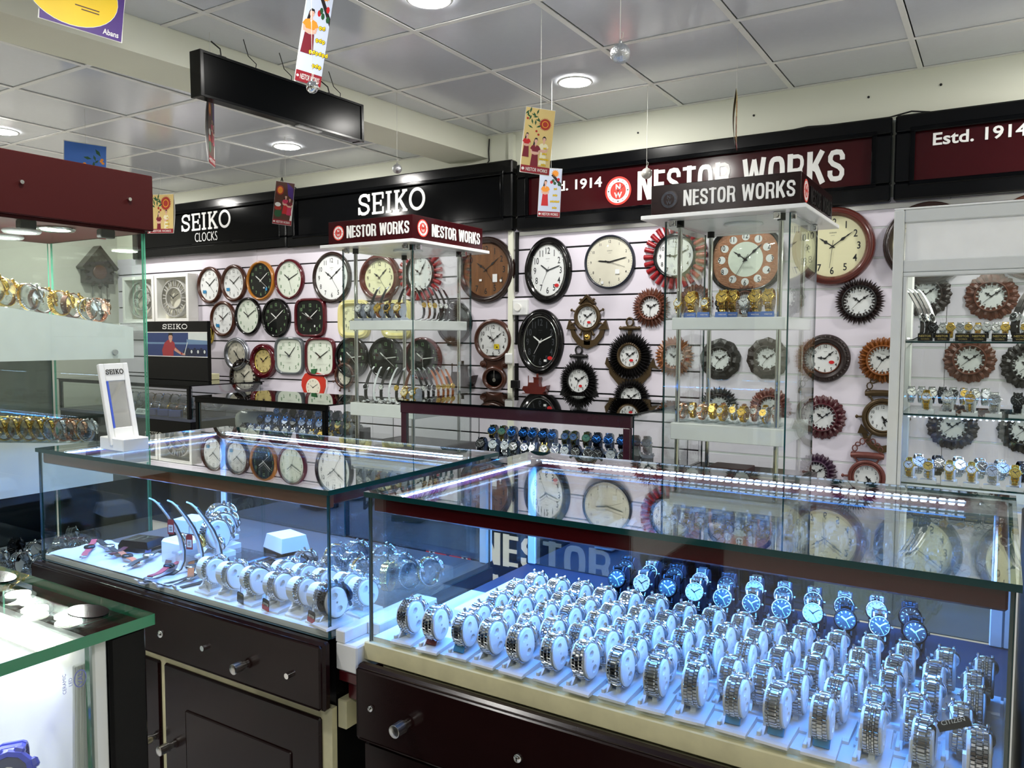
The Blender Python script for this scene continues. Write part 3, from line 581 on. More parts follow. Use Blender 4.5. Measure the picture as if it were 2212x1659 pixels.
def numerals(t, a, b, k, size, m, z, ex=2.0, skip=(), font_bold=0.012, xs=0.8, ticks=False, only=None):
    m_ = MB()
    for n in range(1, 13):
        if n in skip or (only and n not in only): continue
        an = PI/2-n*PI/6; c, s_ = math.cos(an), math.sin(an)
        x = a*k*math.copysign(abs(c)**(2/ex), c) if abs(c) > 1e-6 else 0; y = b*k*math.copysign(abs(s_)**(2/ex), s_) if abs(s_) > 1e-6 else 0
        g = glyph(str(n), font_bold, 0.0); m_.mesh(g, Matrix.Translation((x,y,z)) @ Matrix.Diagonal((size*xs/0.7, size/0.7, 1, 1)))
    if ticks:
        for q in range(60):
            an = 2*PI*q/60; l = 0.010 if q % 5 == 0 else 0.005; c, s_ = math.cos(an), math.sin(an); wd = 0.0007
            x0, y0 = a*0.97*c, b*0.97*s_; x1, y1 = x0-l*c, y0-l*s_
            m_.flat([(x0-s_*wd,y0+c*wd),(x0+s_*wd,y0-c*wd),(x1+s_*wd,y1-c*wd),(x1-s_*wd,y1+c*wd)], z)
    return m_.build('numerals', m, t)
def hand(t, name, ang, L, wd, m, z, style):
    m_ = MB(); m_.M = Matrix.Rotation(-ang, 4, 'Z')
    if style == 'spade':
        m_.prism([(-wd*.35,-L*.15),(wd*.35,-L*.15),(wd*.3,L*.38),(wd*1.1,L*.5),(wd*.3,L*.66),(wd*.5,L*.74),(0,L),(-wd*.5,L*.74),(-wd*.3,L*.66),(-wd*1.1,L*.5),(-wd*.3,L*.38)], z, z+.0008)
        m_.ring([(0,z),(0,z+.0012),(wd*.35,z+.0012)], wd*2.0, wd*2.4, n=12) if False else None
    elif style == 'second': m_.prism([(-wd*.5,-L*.28),(wd*.5,-L*.28),(wd*.3,L),(-wd*.3,L)], z, z+.0006)
    else: m_.prism([(-wd*.5,-L*.12),(wd*.5,-L*.12),(wd*.45,L*.85),(0,L),(-wd*.45,L*.85)], z, z+.0008)
    return m_.build(name, m, t)
def clock_hands(t, R, z, time, m, style='baton', sec=None, ws=1.0):
    h, mi = time
    hand(t, 'hour_hand', (h % 12+mi/60)*PI/6, R*0.52, 0.009*ws, m, z, style); hand(t, 'minute_hand', mi*PI/30, R*0.78, 0.007*ws, m, z+.0012, style)
    if sec is not None: hand(t, 'second_hand', sec*PI/30, R*0.72, 0.0026, m, z+.0024, 'second')
    m_ = MB(); m_.cyl((0,0,z),(0,0,z+.004),0.0045,n=10); m_.build('hub', m, t)
PROF = {'round': [(0,0),(-0.0005,.014),(.004,.024),(.012,.031),(.020,.030),(.027,.022),(.031,.014)],
        'fat': [(0,0),(0,.012),(.006,.024),(.012,.027),(.015,.024),(.020,.030),(.028,.032),(.032,.027),(.040,.022),(.046,.013)],
        'thin': [(0,0),(0,.024),(.003,.027),(.008,.027),(.011,.022),(.012,.013)],
        'slim': [(0,0),(0,.022),(.003,.026),(.006,.026),(.009,.015)],
        'double': [(0,0),(0,.018),(.005,.027),(.013,.031),(.019,.026),(.021,.018)]}
def clock(name, label, x, z, w, h, frame, face, num, prof='round', ex=2.0, time=(10,9), style='baton', hm=None, sec=None, nsize=None, k=0.80, rim=None, skip=(), ticks=False, mark=True, stick=(), depth=1.0, y=None, group='clocks on the slat wall', xs=0.8, bold=0.012, noface=False):
    t = thing(name, label, 'clock', (x, (WY-0.0145) if y is None else y, z), 0, group)
    q = bpy.data.objects; root = t; t.rotation_euler = (PI/2,0,0)
    P = [(a, b*depth) for a, b in PROF[prof]]; ins, zf = P[-1]
    zf = 0.012*depth
    m_ = MB(); m_.ring([(0.0,0.0)]+P[1:]+[(ins, zf-.002)], w, h, ex, 48); m_.build('frame', frame, t)
    if rim:
        m_ = MB(); m_.ring([(ins-.001,zf),(ins-.001,zf+.004),(ins+.003,zf+.0055),(ins+.006,zf+.003),(ins+.006,zf)], w, h, ex, 48); m_.build('inner_rim', rim, t)
    a, b = w/2-ins, h/2-ins
    m_ = MB(); m_.ring([(ins-.001,zf-.001),(ins-.001,zf)], w, h, ex, 48, fill=True, sm=False); m_.build('face', face, t)
    s_ = nsize or min(a,b)*0.2; hm = hm or N_BLK
    if not noface:
        numerals(t, a, b, k, s_, num, zf+.0006, 2.0 if ex == 2 else ex*0.8, skip, bold, xs, ticks)
        clock_hands(t, min(a,b), zf+.002, time, hm, style, sec)
        if mark:
            m_ = MB(); text(m_, mark if isinstance(mark, str) else 'QUARTZ', 0, b*0.45, a*0.22, None, zf+.0006); text(m_, 'QUARTZ', 0, b*0.36, a*0.12, None, zf+.0006); m_.build('maker_print', num, t)
    for (sm_, sx, sy, sw, sh, rnd) in stick:
        m_ = MB(); m_.flat(ell(sx*a,sy*b,sw,sh,14) if rnd else [(sx*a-sw,sy*b-sh),(sx*a+sw,sy*b-sh),(sx*a+sw,sy*b+sh),(sx*a-sw,sy*b+sh)], zf+.005); m_.build('sticker', sm_, t)
    m_ = MB(); m_.ring([(ins-.002,zf+.006),(ins+a*.5,zf+.0078),(ins+a*.96,zf+.0085)], w, h, ex, 36, fill=True); m_.build('lens', GL_LENS, t)
    return t
def leaf(L, wd, dp, pts=False):
    """one carved petal lying along +y from 0 to L"""
    m_ = MB(); e = 0.42 if pts else 0.62
    vs = [(-wd*.3,0,0),(wd*.3,0,0),(wd*.5,L*e,0),(0,L,0.001),(-wd*.5,L*e,0),(0,0,dp),(0,L*e,dp*1.2),(-wd*.34,L*.86,0),(wd*.34,L*.86,0)]
    if pts: fs = [(0,5,6,4),(5,1,2,6),(6,2,3),(4,6,3),(1,0,4,3,2)]
    else: fs = [(0,5,6,4),(5,1,2,6),(6,2,8),(6,8,3),(6,3,7),(4,6,7),(1,0,4,7,3,8,2)]
    return m_.add(vs, fs, 0, False)
def petals(t, n, r, L, wd, dp, m, pts=False, z=0.004, two=False, oy=0.0):
    me = leaf(L, wd, dp, pts).data('petal', m)
    for i in range(n):
        a = 2*PI*i/n; put('petal', me, t, (-math.sin(a)*r, math.cos(a)*r+oy, z), (0,0,a))
    if two:
        for i in range(n):
            a = 2*PI*(i+.5)/n; put('petal', me, t, (-math.sin(a)*(r-.006), math.cos(a)*(r-.006)+oy, z+.007), (0,0,a))
def flower(label, x, z, d, m, fd=0.15, n=22, pts=False, wd=0.026, ringm=None, **kw):
    t = clock('flower_clock', label, x, z, fd, fd, ringm or m, kw.pop('face', F_WHITE), N_BLK, prof='slim', style='spade', nsize=fd*.105, depth=1.35, mark='SONAM', **kw)
    petals(t, n, fd/2-.014, d/2-fd/2+.014, wd, 0.010, m, pts, 0.006, True); return t
B3 = lambda sx=-.5, sy=-.42: [(ST_BLUE, sx, sy, .020, .013, False)]
Tn = dict(y=None)
# ---- left cluster
clock('wall_clock', 'brown wooden wall clock with blue sticker, leftmost of top row by boxed clocks', -5.717, 1.834, .31, .315, W_BROWN, F_WHITE, N_BLK, sec=23, stick=B3())
clock('wall_clock', 'brown wooden wall clock with blue sticker, second of the top row', -5.411, 1.842, .31, .308, W_BROWN, F_WHITE, N_BLK, sec=22, stick=B3(-.55,-.4))
clock('wall_clock', 'black dial wall clock in an amber yellow rim, green numerals', -5.086, 1.852, .32, .317, W_AMBER, F_BLACK, N_DKGRN, 'double', hm=N_WHT, sec=21, nsize=.024, k=.78, bold=.03, stick=[(F_WHITE,.3,-.42,.008,.006,False),(ST_BLUE,.5,-.5,.012,.015,True)])
clock('wall_clock', 'white dial wall clock with green numerals in a dark red rim, top row', -4.758, 1.852, .32, .315, W_BURGP, F_GREENISH, N_GRN, 'double', time=(10,11), sec=27, nsize=.024, k=.78, bold=.03)
clock('wall_clock', 'large round white wall clock in dark brown rim left of the middle tower', -4.304, 1.849, .39, .386, W_DARK, F_WHITE, N_BLK, 'round', style='spade', sec=24, nsize=.034)
clock('wall_clock', 'brown wooden wall clock with blue sticker, alone in the row below', -5.556, 1.549, .315, .302, W_BROWN, F_WHITE, N_BLK, sec=0, stick=B3(-.5,-.45))
clock('wall_clock', 'white dial wall clock with green numerals in a black rim', -5.242, 1.569, .308, .308, W_BLKP, F_GREENISH, N_GRN, 'double', time=(10,10), sec=56, nsize=.024, k=.78, bold=.03)
clock('wall_clock', 'round all-black wall clock with white hands beside a square one', -4.913, 1.553, .318, .312, W_BLKP, F_BLACK, N_DKGRN, 'double', hm=N_WHT, sec=40, nsize=.024, k=.78, bold=.03)
clock('wall_clock', 'squarish black dial wall clock with white hands in dark red rim', -4.534, 1.551, .33, .30, W_BURGP, F_BLACK, N_DKGRN, 'double', 4.2, hm=N_WHT, sec=49, nsize=.026, k=.74, bold=.03, stick=[(F_WHITE,.35,-.5,.006,.008,False)])
t = clock('wall_clock', 'small gold octagonal wall clock with sub-dial beside the picture stand', -5.790, 1.421, .205, .181, W_GOLDP, F_GOLD, N_BLK, 'thin', 2.6, nsize=.012)
m_ = MB(); m_.ring([(0,.019),(0,.022),(.004,.022)], .05, .05, fill=True, n=20); m_.build('sub_dial', N_FADE, t); t.children[-1].location = (-.03,-.03,0)
clock('wall_clock', 'silver rimmed wall clock with ivory dial under the brown ones', -5.393, 1.258, .305, .278, W_SILV, F_SOFT, N_BLK, 'fat', time=(10,24), sec=3, nsize=.015, skip=())
clock('wall_clock', 'deep burgundy wall clock with gold ring and champagne dial', -5.061, 1.207, .30, .283, W_BURGP, F_GOLD, N_BLK, 'fat', rim=W_GOLDP, style='spade', depth=1.5, nsize=.020)
clock('wall_clock', 'squarish white wall clock with green numerals in a grey rim', -4.768, 1.253, .325, .298, W_GREYR, F_GREENISH, N_GRN, 'double', 4.2, time=(10,7), sec=46, nsize=.026, k=.74, bold=.03)
clock('wall_clock', 'squarish white wall clock with green numerals in a red rim', -4.432, 1.250, .318, .300, W_BURGP, F_GREENISH, N_GRN, 'double', 4.2, time=(10,10), sec=50, nsize=.026, k=.74, bold=.03)
clock('wall_clock', 'round black wall clock with white sticker, left edge of the middle tower', -4.109, 1.253, .325, .304, W_BLKP, F_BLACK, N_DKGRN, 'double', time=(10,14), hm=N_WHT, sec=23, nsize=.024, k=.78, bold=.03, stick=[(F_WHITE,-.75,-.1,.01,.014,True)])
clock('wall_clock', 'round black wall clock in the middle behind the tower watch shelves', -3.777, 1.253, .325, .306, W_BLKP, F_BLACK, N_DKGRN, 'double', time=(10,14), hm=N_WHT, sec=21, nsize=.024, k=.78, bold=.03)
clock('wall_clock', 'round black wall clock with plum rim behind the tower corner', -3.442, 1.255, .325, .303, W_BURGP, F_BLACK, N_DKGRN, 'double', time=(10,14), hm=N_WHT, sec=29, nsize=.024, k=.78, bold=.03)
clock('wall_clock', 'pale yellow squarish wall clock behind left edge of middle tower', -4.085, 1.535, .315, .289, W_YELR, F_CREAM, N_FADE, 'fat', 4.2, time=(8,20), nsize=.024, k=.74)
clock('wall_clock', 'pale yellow squarish wall clock mostly hidden by the tower shelf', -3.675, 1.530, .29, .281, W_YELR, F_CREAM, N_FADE, 'fat', 4.2, time=(9,10), nsize=.024, k=.74)
clock('wall_clock', 'round cream wall clock in thick red-brown wood seen through middle tower', -3.827, 1.830, .37, .34, W_REDB, F_CREAM, N_BLK, 'fat', style='spade', sec=24, depth=1.5, nsize=.028, time=(10,8), ticks=False)
t = clock('wall_clock', 'white wall clock with red bamboo rays behind the middle tower', -3.46, 1.847, .26, .27, W_DARK, F_WHITE, N_BLK, 'double', style='spade', sec=44, nsize=.022, time=(10,5))
def rays(t, n, r0, r1, rad, m):
    m_ = MB(); m_.cyl((0,r0,.012),(0,r1,.010),rad*.85,rad,n=8); m_.cyl((0,r0+.01,.012),(0,r0+.014,.012),rad*1.05,n=8); m_.cyl((0,r1-.006,.010),(0,r1,.010),rad*1.1,n=8); me = m_.data('bamboo_ray', m)
    for i in range(n): a = 2*PI*(i+.5)/n; put('bamboo_ray', me, t, (0,0,0), (0,0,a))
rays(t, 24, .12, .185, .014, W_TUBE)
t = clock('wall_clock', 'big round wall clock with plank wood dial right of the middle tower', -2.913, 1.849, .445, .437, W_DARK, W_PLANK, N_BLK, 'fat', style='spade', sec=24, nsize=.040, k=.80, stick=[(F_WHITE,.42,-.32,.018,.026,False),(F_WHITE,-.22,-.38,.010,.007,False),(F_WHITE,.68,-.42,.009,.009,True)], mark=False)
t = clock('wall_clock', 'dark grey ring clock with gold six half hidden behind tower shelf', -3.171, 1.503, .29, .29, W_BLKP, N_FADE, N_GLD, 'double', nsize=.03, skip=(1,2,3,4,5,7,8,9,10,11), mark=False, style='baton')
m_ = MB(); m_.box(-.055,-.155,.012,.055,.155,.016); m_.build('centre_panel', W_BLKP, t)
t = clock('pendulum_clock', 'dark brown wooden pendulum clock with yellow sticker right of the middle tower', -2.854, 1.388, .295, .279, W_BROWN, F_WHITE, N_BLK, 'round', style='spade', sec=57, nsize=.026, time=(10,9), stick=[(ST_YEL,.25,-.38,.020,.016,False),(ST_RED,.28,-.42,.006,.004,False)])
m_ = MB(); m_.M = Matrix.Translation((.008,-.252,0)); m_.ring([(0,0),(0,.012),(.006,.024),(.016,.028),(.026,.022),(.030,.012)], .185, .165, fill=False, n=36); m_.build('pendulum_ring', W_BROWN, t)
m_ = MB(); m_.M = Matrix.Translation((.008,-.252,.006)); m_.ring([(.028,0),(.028,.002)], .185, .165, fill=True, n=36); m_.build('pendulum_window', F_BLACK, t)
m_ = MB(); m_.cyl((.008,-.20,.012),(.008,-.26,.012),.002,n=6); m_.cyl((.008,-.262,.010),(.008,-.262,.014),.013,n=14); m_.build('pendulum', M_CHROME, t)
for sx in (-1,1):
    m_ = MB(); m_.M = Matrix.Translation((.008+sx*.085,-.158,0)); m_.ring([(0,0),(0,.014),(.006,.02),(.012,.016),(.016,.022),(.022,.020)], .056, .05, fill=True, n=22); m_.build('scroll', W_BROWN, t)
m_ = MB(); m_.prism([(-.07,-.10),(.08,-.10),(.10,-.16),(.06,-.2),(-.04,-.2),(-.085,-.16)], 0, .012); m_.build('neck', W_BROWN, t)
# apple, wheel and others standing by the wall on the dark counters
t = thing('apple_clock', 'red apple shaped clock with green leaf and white edge', 'clock', (-4.50,WY-.0145,.955)); t.rotation_euler = (PI/2,0,0)
ap = [(0,.155),(.04,.175),(.09,.165),(.125,.12),(.125,.07),(.105,.02),(.07,-.015),(.03,-.02),(0,-.012),(-.03,-.02),(-.07,-.015),(-.105,.02),(-.13,.07),(-.125,.12),(-.09,.165),(-.04,.175)]
m_ = MB(); m_.prism([(x*1.06,(y-.08)*1.06+.08) for x, y in ap], 0, .014); m_.build('edge', M_WHITE, t)
m_ = MB(); m_.prism(ap, .014, .022); m_.build('body', mat('apple_red', (196, 52, 34), 0.3), t)
m_ = MB(); m_.prism([(-.02,.165),(.02,.16),(.035,.205),(-.02,.20)], .01, .026); m_.build('leaf', mat('apple_leaf', (32, 96, 52), 0.4), t)
m_ = MB(); m_.M = Matrix.Translation((0,.06,.022)); m_.ring([(0,0),(0,.004)], .15, .14, fill=True, sm=False); m_.build('face', F_SOFT, t)
nm = numerals(t, .07, .065, .8, .012, N_BLK, .0266); nm.location = (0,.06,0)
hd = thing  # hands of the apple
for nme, a, L in (('hour_hand',-1.0,.035),('minute_hand',1.05,.05)):
    m_ = MB(); m_.M = Matrix.Translation((0,.06,.027)) @ Matrix.Rotation(-a,4,'Z'); m_.prism([(-.002,-.006),(.002,-.006),(.001,L),(-.001,L)],0,.001); m_.build(nme, N_BLK, t)
def wheel(t, R, m, z0=0, n=8, rr=.012, knob=.012, oy=0.0):
    m_ = MB(); m_.tube([(R*math.cos(2*PI*i/28), oy+R*math.sin(2*PI*i/28), .016) for i in range(28)], rr, 8, True); m_.build('wheel_rim', m, t)
    mk = MB(); mk.tube([(0,R+.004,.016),(0,R+.016,.016),(0,R+.026,.016),(0,R+.036,.016),(0,R+.042,.016)], [.005,.006,.0045,knob*.9,.005], 8); me = mk.data('wheel_handle', m)
    for i in range(n): a = 2*PI*(i+.5)/n; put('wheel_handle', me, t, (0,oy,0), (0,0,a))
t = clock('ship_wheel_clock', "brown ship's wheel clock low on the wall left of the middle tower", -4.18, 1.115, .15, .15, W_DARK, F_SOFT, N_BLK, 'slim', style='spade', nsize=.014); wheel(t, .088, W_BROWN)
t = clock('wall_clock', 'dark round clock with segmented rim peeping over left counter top', -5.30, 1.075, .36, .30, W_DARK, F_SOFT, N_BLK, 'fat', nsize=.02); petals(t, 26, .125, .03, .018, .004, W_BLKP, False, .03)
def ship(label, x, y, z, s, m):
    t = thing('ship_ornament', label, 'ornament', (x,y,z)); t.scale = (s,s,s)
    m_ = MB(); m_.M = FRONT; m_.prism([(-.09,.03),(-.08,.05),(.075,.05),(.10,.06),(.085,.02),(.06,0),(-.06,0)], -.025, .025); m_.build('hull', m, t)
    m_ = MB(); m_.M = FRONT; m_.prism([(-.05,.05),(.04,.05),(.035,.075),(-.045,.075)], -.02, .02); m_.prism([(-.005,.075),(.035,.075),(.035,.105),(-.005,.105)], -.018, .018); m_.prism([(-.008,.105),(.04,.105),(.04,.112),(-.008,.112)], -.022, .022); m_.build('cabin', m, t)
    m_ = MB(); m_.cyl((-.055,0,.05),(-.055,0,.12),.003,n=6); m_.cyl((.015,0,.112),(.015,0,.135),.008,n=8); m_.build('mast', m, t)
    m_ = MB(); m_.M = FRONT; m_.prism([(-.085,.004),(.07,.004),(.08,-.006),(-.095,-.006)], -.03, .03); m_.build('wave_base', m, t)
ship('brown carved ship ornament on the wall below the black oval clock', -2.52, WY-.045, 1.05, .95, W_REDB)
ship('dark carved ship ornament hanging behind the middle tower', -3.10, WY-.053, 1.08, 1.25, W_DARK)
# ---- right cluster
clock('wall_clock', 'large oval white wall clock in thick black frame with red sticker', -2.446, 1.827, .335, .417, W_BLKP, F_WHITE, N_FADE, 'fat', style='baton', time=(10,12), sec=34, nsize=.040, xs=.7, k=.76, hm=N_FADE, rim=M_CHROME, stick=[(ST_RED,.55,-.58,.016,.011,True)], mark='SONAM')
clock('wall_clock', 'round plain cream wall clock in thin navy rim with small numerals', -2.022, 1.861, .325, .320, W_NAVY, F_SOFT, N_BLK, 'thin', time=(9,13), sec=18, nsize=.016, k=.82, ticks=True, stick=[(F_WHITE,.35,-.4,.014,.014,False),(F_WHITE,-.3,-.82,.008,.008,False)], mark='GORAM')
t = clock('wall_clock', 'white wall clock ringed by red bamboo tubes left of the right tower', -1.614, 1.876, .262, .262, W_BLKP, F_WHITE, N_BLK, 'double', style='spade', sec=1, time=(9,11), nsize=.024, mark='SONAM'); rays(t, 26, .128, .187, .014, W_TUBE)
t = clock('wall_clock', 'copper relief wall clock with round number discs behind right tower', -1.212, 1.838, .40, .36, W_BLKP, W_ROSEC, N_BLK, 'double', 2.6, style='spade', sec=35, nsize=.028, k=.80, mark=False, time=(10,8))
m_ = MB(); m_.ring([(0,.0122),(0,.0126)], .19, .19, fill=True, sm=False); m_.build('centre_dial', F_GREENISH, t)
m_ = MB()
for n in range(1,13):
    an = PI/2-n*PI/6; m_.flat(ell(.165*.79*abs(math.cos(an))**.95*math.copysign(1,math.cos(an)), .145*.82*math.sin(an)*1.03, .021, .021, 16), .01225)
m_.build('number_disc', F_WHITE, t)
clock('wall_clock', 'big round cream wall clock in thick red-brown wood right of the tower', -0.765, 1.882, .405, .40, W_REDB, F_CREAM, N_BLK, 'fat', style='spade', sec=31, nsize=.036, depth=1.6, mark='GORAM', ticks=False)
clock('wall_clock', 'big dark red wall clock half hidden behind the white cabinet top', -0.33, 1.874, .40, .40, W_DARK, F_CREAM, N_BLK, 'fat', style='spade', nsize=.036, depth=1.5)
clock('wall_clock', 'big brown wall clock at right edge peeping over the white cabinet', 0.108, 1.878, .38, .40, W_BROWN, F_CREAM, N_BLK, 'fat', style='spade', nsize=.036, depth=1.5)
flower('dark espresso sunflower clock with a black ring between tower and cabinet', -0.630, 1.598, .245, W_ESP, .165, 28, True, .018, W_BLK, sec=37)
flower('copper brown sunflower clock left of the right tower', -1.755, 1.584, .245, W_COPPER, .145, 24, True, .024, sec=31, time=(10,10))
flower('brown sunflower clock whose top shows over gold watches, tower middle', -1.205, 1.608, .20, W_COPPER, .12, 24, True, .022)
flower('brown sunflower clock whose top shows over gold watches, tower left', -1.487, 1.613, .205, W_COPPER, .12, 24, False, .022)
flower('golden brown pointed sunflower clock with red sticker behind tower left post', -1.609, 1.301, .245, W_GOLDA, .145, 18, True, .032, sec=None, stick=[(ST_RED,.42,-.2,.010,.008,True)])
flower('dark grey scalloped flower clock second from left behind right tower', -1.342, 1.290, .237, W_BLK, .145, 9, False, .085, sec=36)
flower('dark brown scalloped flower clock third from left behind right tower', -1.082, 1.300, .232, W_ESP, .145, 11, False, .066, sec=36)
t = clock('wall_clock', 'round wall clock in wide dark carved frame with red sticker', -0.787, 1.306, .245, .25, W_ESP, F_WHITE, N_BLK, 'fat', style='spade', nsize=.017, mark='SONAM', time=(9,8), stick=[(ST_RED,.42,-.25,.014,.009,True)], rim=W_COPPER); petals(t, 30, .094, .026, .015, .006, W_ESP, False, .024)
flower('golden amber sunburst clock partly behind the white cabinet', -0.513, 1.301, .238, W_GOLDA, .155, 26, False, .02, sec=35)
flower('dark sunflower clock low behind the right tower shelf, left one', -1.343, 1.028, .23, W_BLK, .14, 22, True, .026)
flower('rose brown sunflower clock low behind the right tower shelf, right one', -1.061, 1.031, .23, W_TERRA, .14, 24, False, .024)
flower('maroon sunflower clock low to the right of the right tower', -0.792, 0.997, .238, W_MAR, .15, 20, False, .03, sec=38)
flower('plum coloured sunflower clock lowest, right of the right tower', -0.815, 0.703, .21, W_PURP, .13, 22, False, .022, sec=38)
for (lb, x, z, m) in (('grey flower clock behind the top left of the white cabinet glass',-0.331,1.627,W_ESP),('tan flower clock behind the top right of the cabinet glass',-0.057,1.610,W_COPPER),('brown flower clock behind the middle of the cabinet glass',-0.136,1.311,W_COPPER),('dark flower clock at picture edge behind the cabinet glass',0.10,1.288,W_BLK),('dark flower clock behind the lower left of cabinet glass',-0.197,0.986,W_ESP),('black flower clock behind the lower right of cabinet glass',0.097,0.99,W_BLK)):
    flower(lb, x, z, .23, m, .145, 16, False, .036, sec=38)
clock('wall_clock', 'large oval all-black wall clock with white inner ring and red sticker', -2.497, 1.379, .335, .418, W_BLKP, F_BLACK, mat('dim_numeral',(52,56,62),.4), 'fat', style='baton', hm=N_WHT, time=(10,11), sec=35, nsize=.042, xs=.7, k=.76, rim=M_CHROME, stick=[(ST_RED,.6,-.62,.018,.012,True),(F_WHITE,.32,-.72,.010,.007,False)], mark='SONAM')
def anchor(m_, s=1.0, oy=0.0, z0=0.0, z1=.016):
    """flukes of an anchor: two curved arms with arrow tips"""
    for sx in (-1,1):
        P = [(0,-.215),(.06,-.19),(.10,-.14),(.115,-.085)]; Q = [(.092,-.085),(.075,-.125),(.045,-.158),(0,-.17)]
        m_.prism([(sx*a*s,b*s+oy) for a, b in (P+Q)][::sx], z0, z1); m_.prism([(sx*a*s,b*s+oy) for a, b in ((.07,-.10),(.135,-.10),(.118,-.045))][::sx], z0, z1+.004)
def top_bar(t, m, y, wd, rr=.009):
    m_ = MB(); m_.tube([(-wd,y,.014),(-wd*.86,y,.014),(-wd*.8,y,.014),(-wd*.5,y,.014),(0,y,.014),(wd*.5,y,.014),(wd*.8,y,.014),(wd*.86,y,.014),(wd,y,.014)], [rr*.8,rr*1.5,rr*.9,rr*1.3,rr*1.45,rr*1.3,rr*.9,rr*1.5,rr*.8], 10); m_.build('anchor_stock', m, t)
    m_ = MB(); m_.tube([(.022*math.cos(2*PI*i/16), y+.036+.024*math.sin(2*PI*i/16), .014) for i in range(16)], .006, 8, True); m_.build('anchor_ring', m, t)
t = clock('anchor_clock', "bronze anchor and ship's wheel clock with roofed top", -2.166, 1.533, .148, .145, W_BRONZE, F_WHITE, N_BLK, 'slim', style='spade', nsize=.016, stick=[(ST_RED,.18,-.5,.012,.008,True)], mark=False, sec=37)
wheel(t, .08, W_BRONZE, rr=.011)
m_ = MB(); anchor(m_, 1.05, .03); m_.prism([(-.03,-.08),(.03,-.08),(.02,-.17),(-.02,-.17)], 0, .016); m_.build('anchor', W_BRONZE, t)
m_ = MB(); m_.prism([(-.055,.085),(-.045,.077),(0,.118),(.045,.077),(.055,.085),(0,.138)], 0, .03); m_.prism([(-.03,.07),(.03,.07),(.03,.09),(0,.112),(-.03,.09)], 0, .018); m_.build('roof', W_BRONZE, t)
m_ = MB(); m_.M = Matrix.Translation((0,-.12,0)); m_.lathe([(.022,.014),(.016,.026),(.001,.03)], 8); m_.build('boss', M_GOLD, t)
t = clock('rope_ring_clock', 'black leafy ring clock with stock and ring on top, over the counter edge', -2.222, 1.142, .16, .16, W_BLKP, F_WHITE, N_BLK, 'slim', style='spade', nsize=.017, stick=[(ST_RED,.2,-.45,.012,.008,True)], mark=False, sec=33)
petals(t, 34, .078, .060, .018, .016, W_BLK, True, .01, True); top_bar(t, W_BLK, .152, .062); box('shank', W_BLK, (-.012,.08,.004), (.012,.155,.014), t)
m_ = MB(); m_.prism([(-.135,-.10),(-.11,-.03),(-.09,-.08),(.09,-.08),(.11,-.03),(.135,-.10),(.1,-.15),(-.1,-.15)], -.01, .012); m_.build('base', W_BLK, t)
t = clock('rope_ring_clock', 'bronze lifebuoy clock in black leafy ring with curved anchor arms', -1.885, 1.300, .165, .168, W_BRONZE, F_WHITE, N_BLK, 'double', style='spade', nsize=.017, stick=[(ST_RED,.2,-.4,.013,.008,True)], mark=False, sec=38)
petals(t, 38, .080, .070, .018, .016, W_BLK, True, .01, True); top_bar(t, W_BRONZE, .165, .068); box('shank', W_BRONZE, (-.012,.08,.004), (.012,.165,.014), t)
m_ = MB(); m_.prism([(-.145,-.02),(-.13,-.11),(-.07,-.175),(0,-.195),(.07,-.175),(.13,-.11),(.145,-.02),(.105,-.08),(.055,-.13),(0,-.142),(-.055,-.13),(-.105,-.08)], 0, .012); m_.prism([(-.15,-.01),(-.12,-.06),(-.14,-.075),(-.16,-.05)],0,.014); m_.prism([(.15,-.01),(.16,-.05),(.185,-.075),(.12,-.06)],0,.014); m_.build('anchor_arm', W_BRONZE, t)
t = clock('rope_ring_clock', 'black leafy ring clock sunk behind the dark counter top', -1.872, 1.05, .15, .15, W_BLKP, F_WHITE, N_BLK, 'slim', style='spade', nsize=.017, mark=False, stick=[(ST_RED,.2,-.4,.012,.008,True)]); petals(t, 34, .073, .05, .016, .014, W_BLK, True, .01, True)
def pirate(label, x, z, m, s=1.0, fx=0.0):
    t = clock('anchor_clock', label, x, z, .15*s, .15*s, m, F_WHITE, N_BLK, 'slim', style='spade', nsize=.015*s, mark=False, time=(4,27))
    wheel(t, .086*s, m, rr=.012*s, n=6); 
    m_ = MB(); m_.tube([(-.085*s,.118*s,.014),(-.05*s,.122*s,.014),(0,.124*s,.014),(.05*s,.122*s,.014),(.085*s,.118*s,.014)], [.012,.017,.016,.017,.012], 8); m_.build('barrel', m, t)
    for k in range(9):
        a = PI*k/8; m_ = MB(); cx, cy = .07*s*math.cos(a), .13*s+.075*s*math.sin(a); m_.tube([(cx+.013*s*math.cos(q), cy+.013*s*math.sin(q)*(1.3 if k % 2 else .8), .014) for q in [2*PI*i/8 for i in range(8)]], .0035*s, 5, True); m_.build('chain_link', m, t)
    m_ = MB(); anchor(m_, .85*s, .0); m_.build('anchor', m, t); return t
pirate("bronze ship's wheel and anchor clock cut by the white cabinet post", -0.505, 1.012, W_BRONZE, 1.0)
pirate("copper ship's wheel clock with chain and barrel, lowest by the cabinet", -0.571, 0.702, W_TERRA, .92)
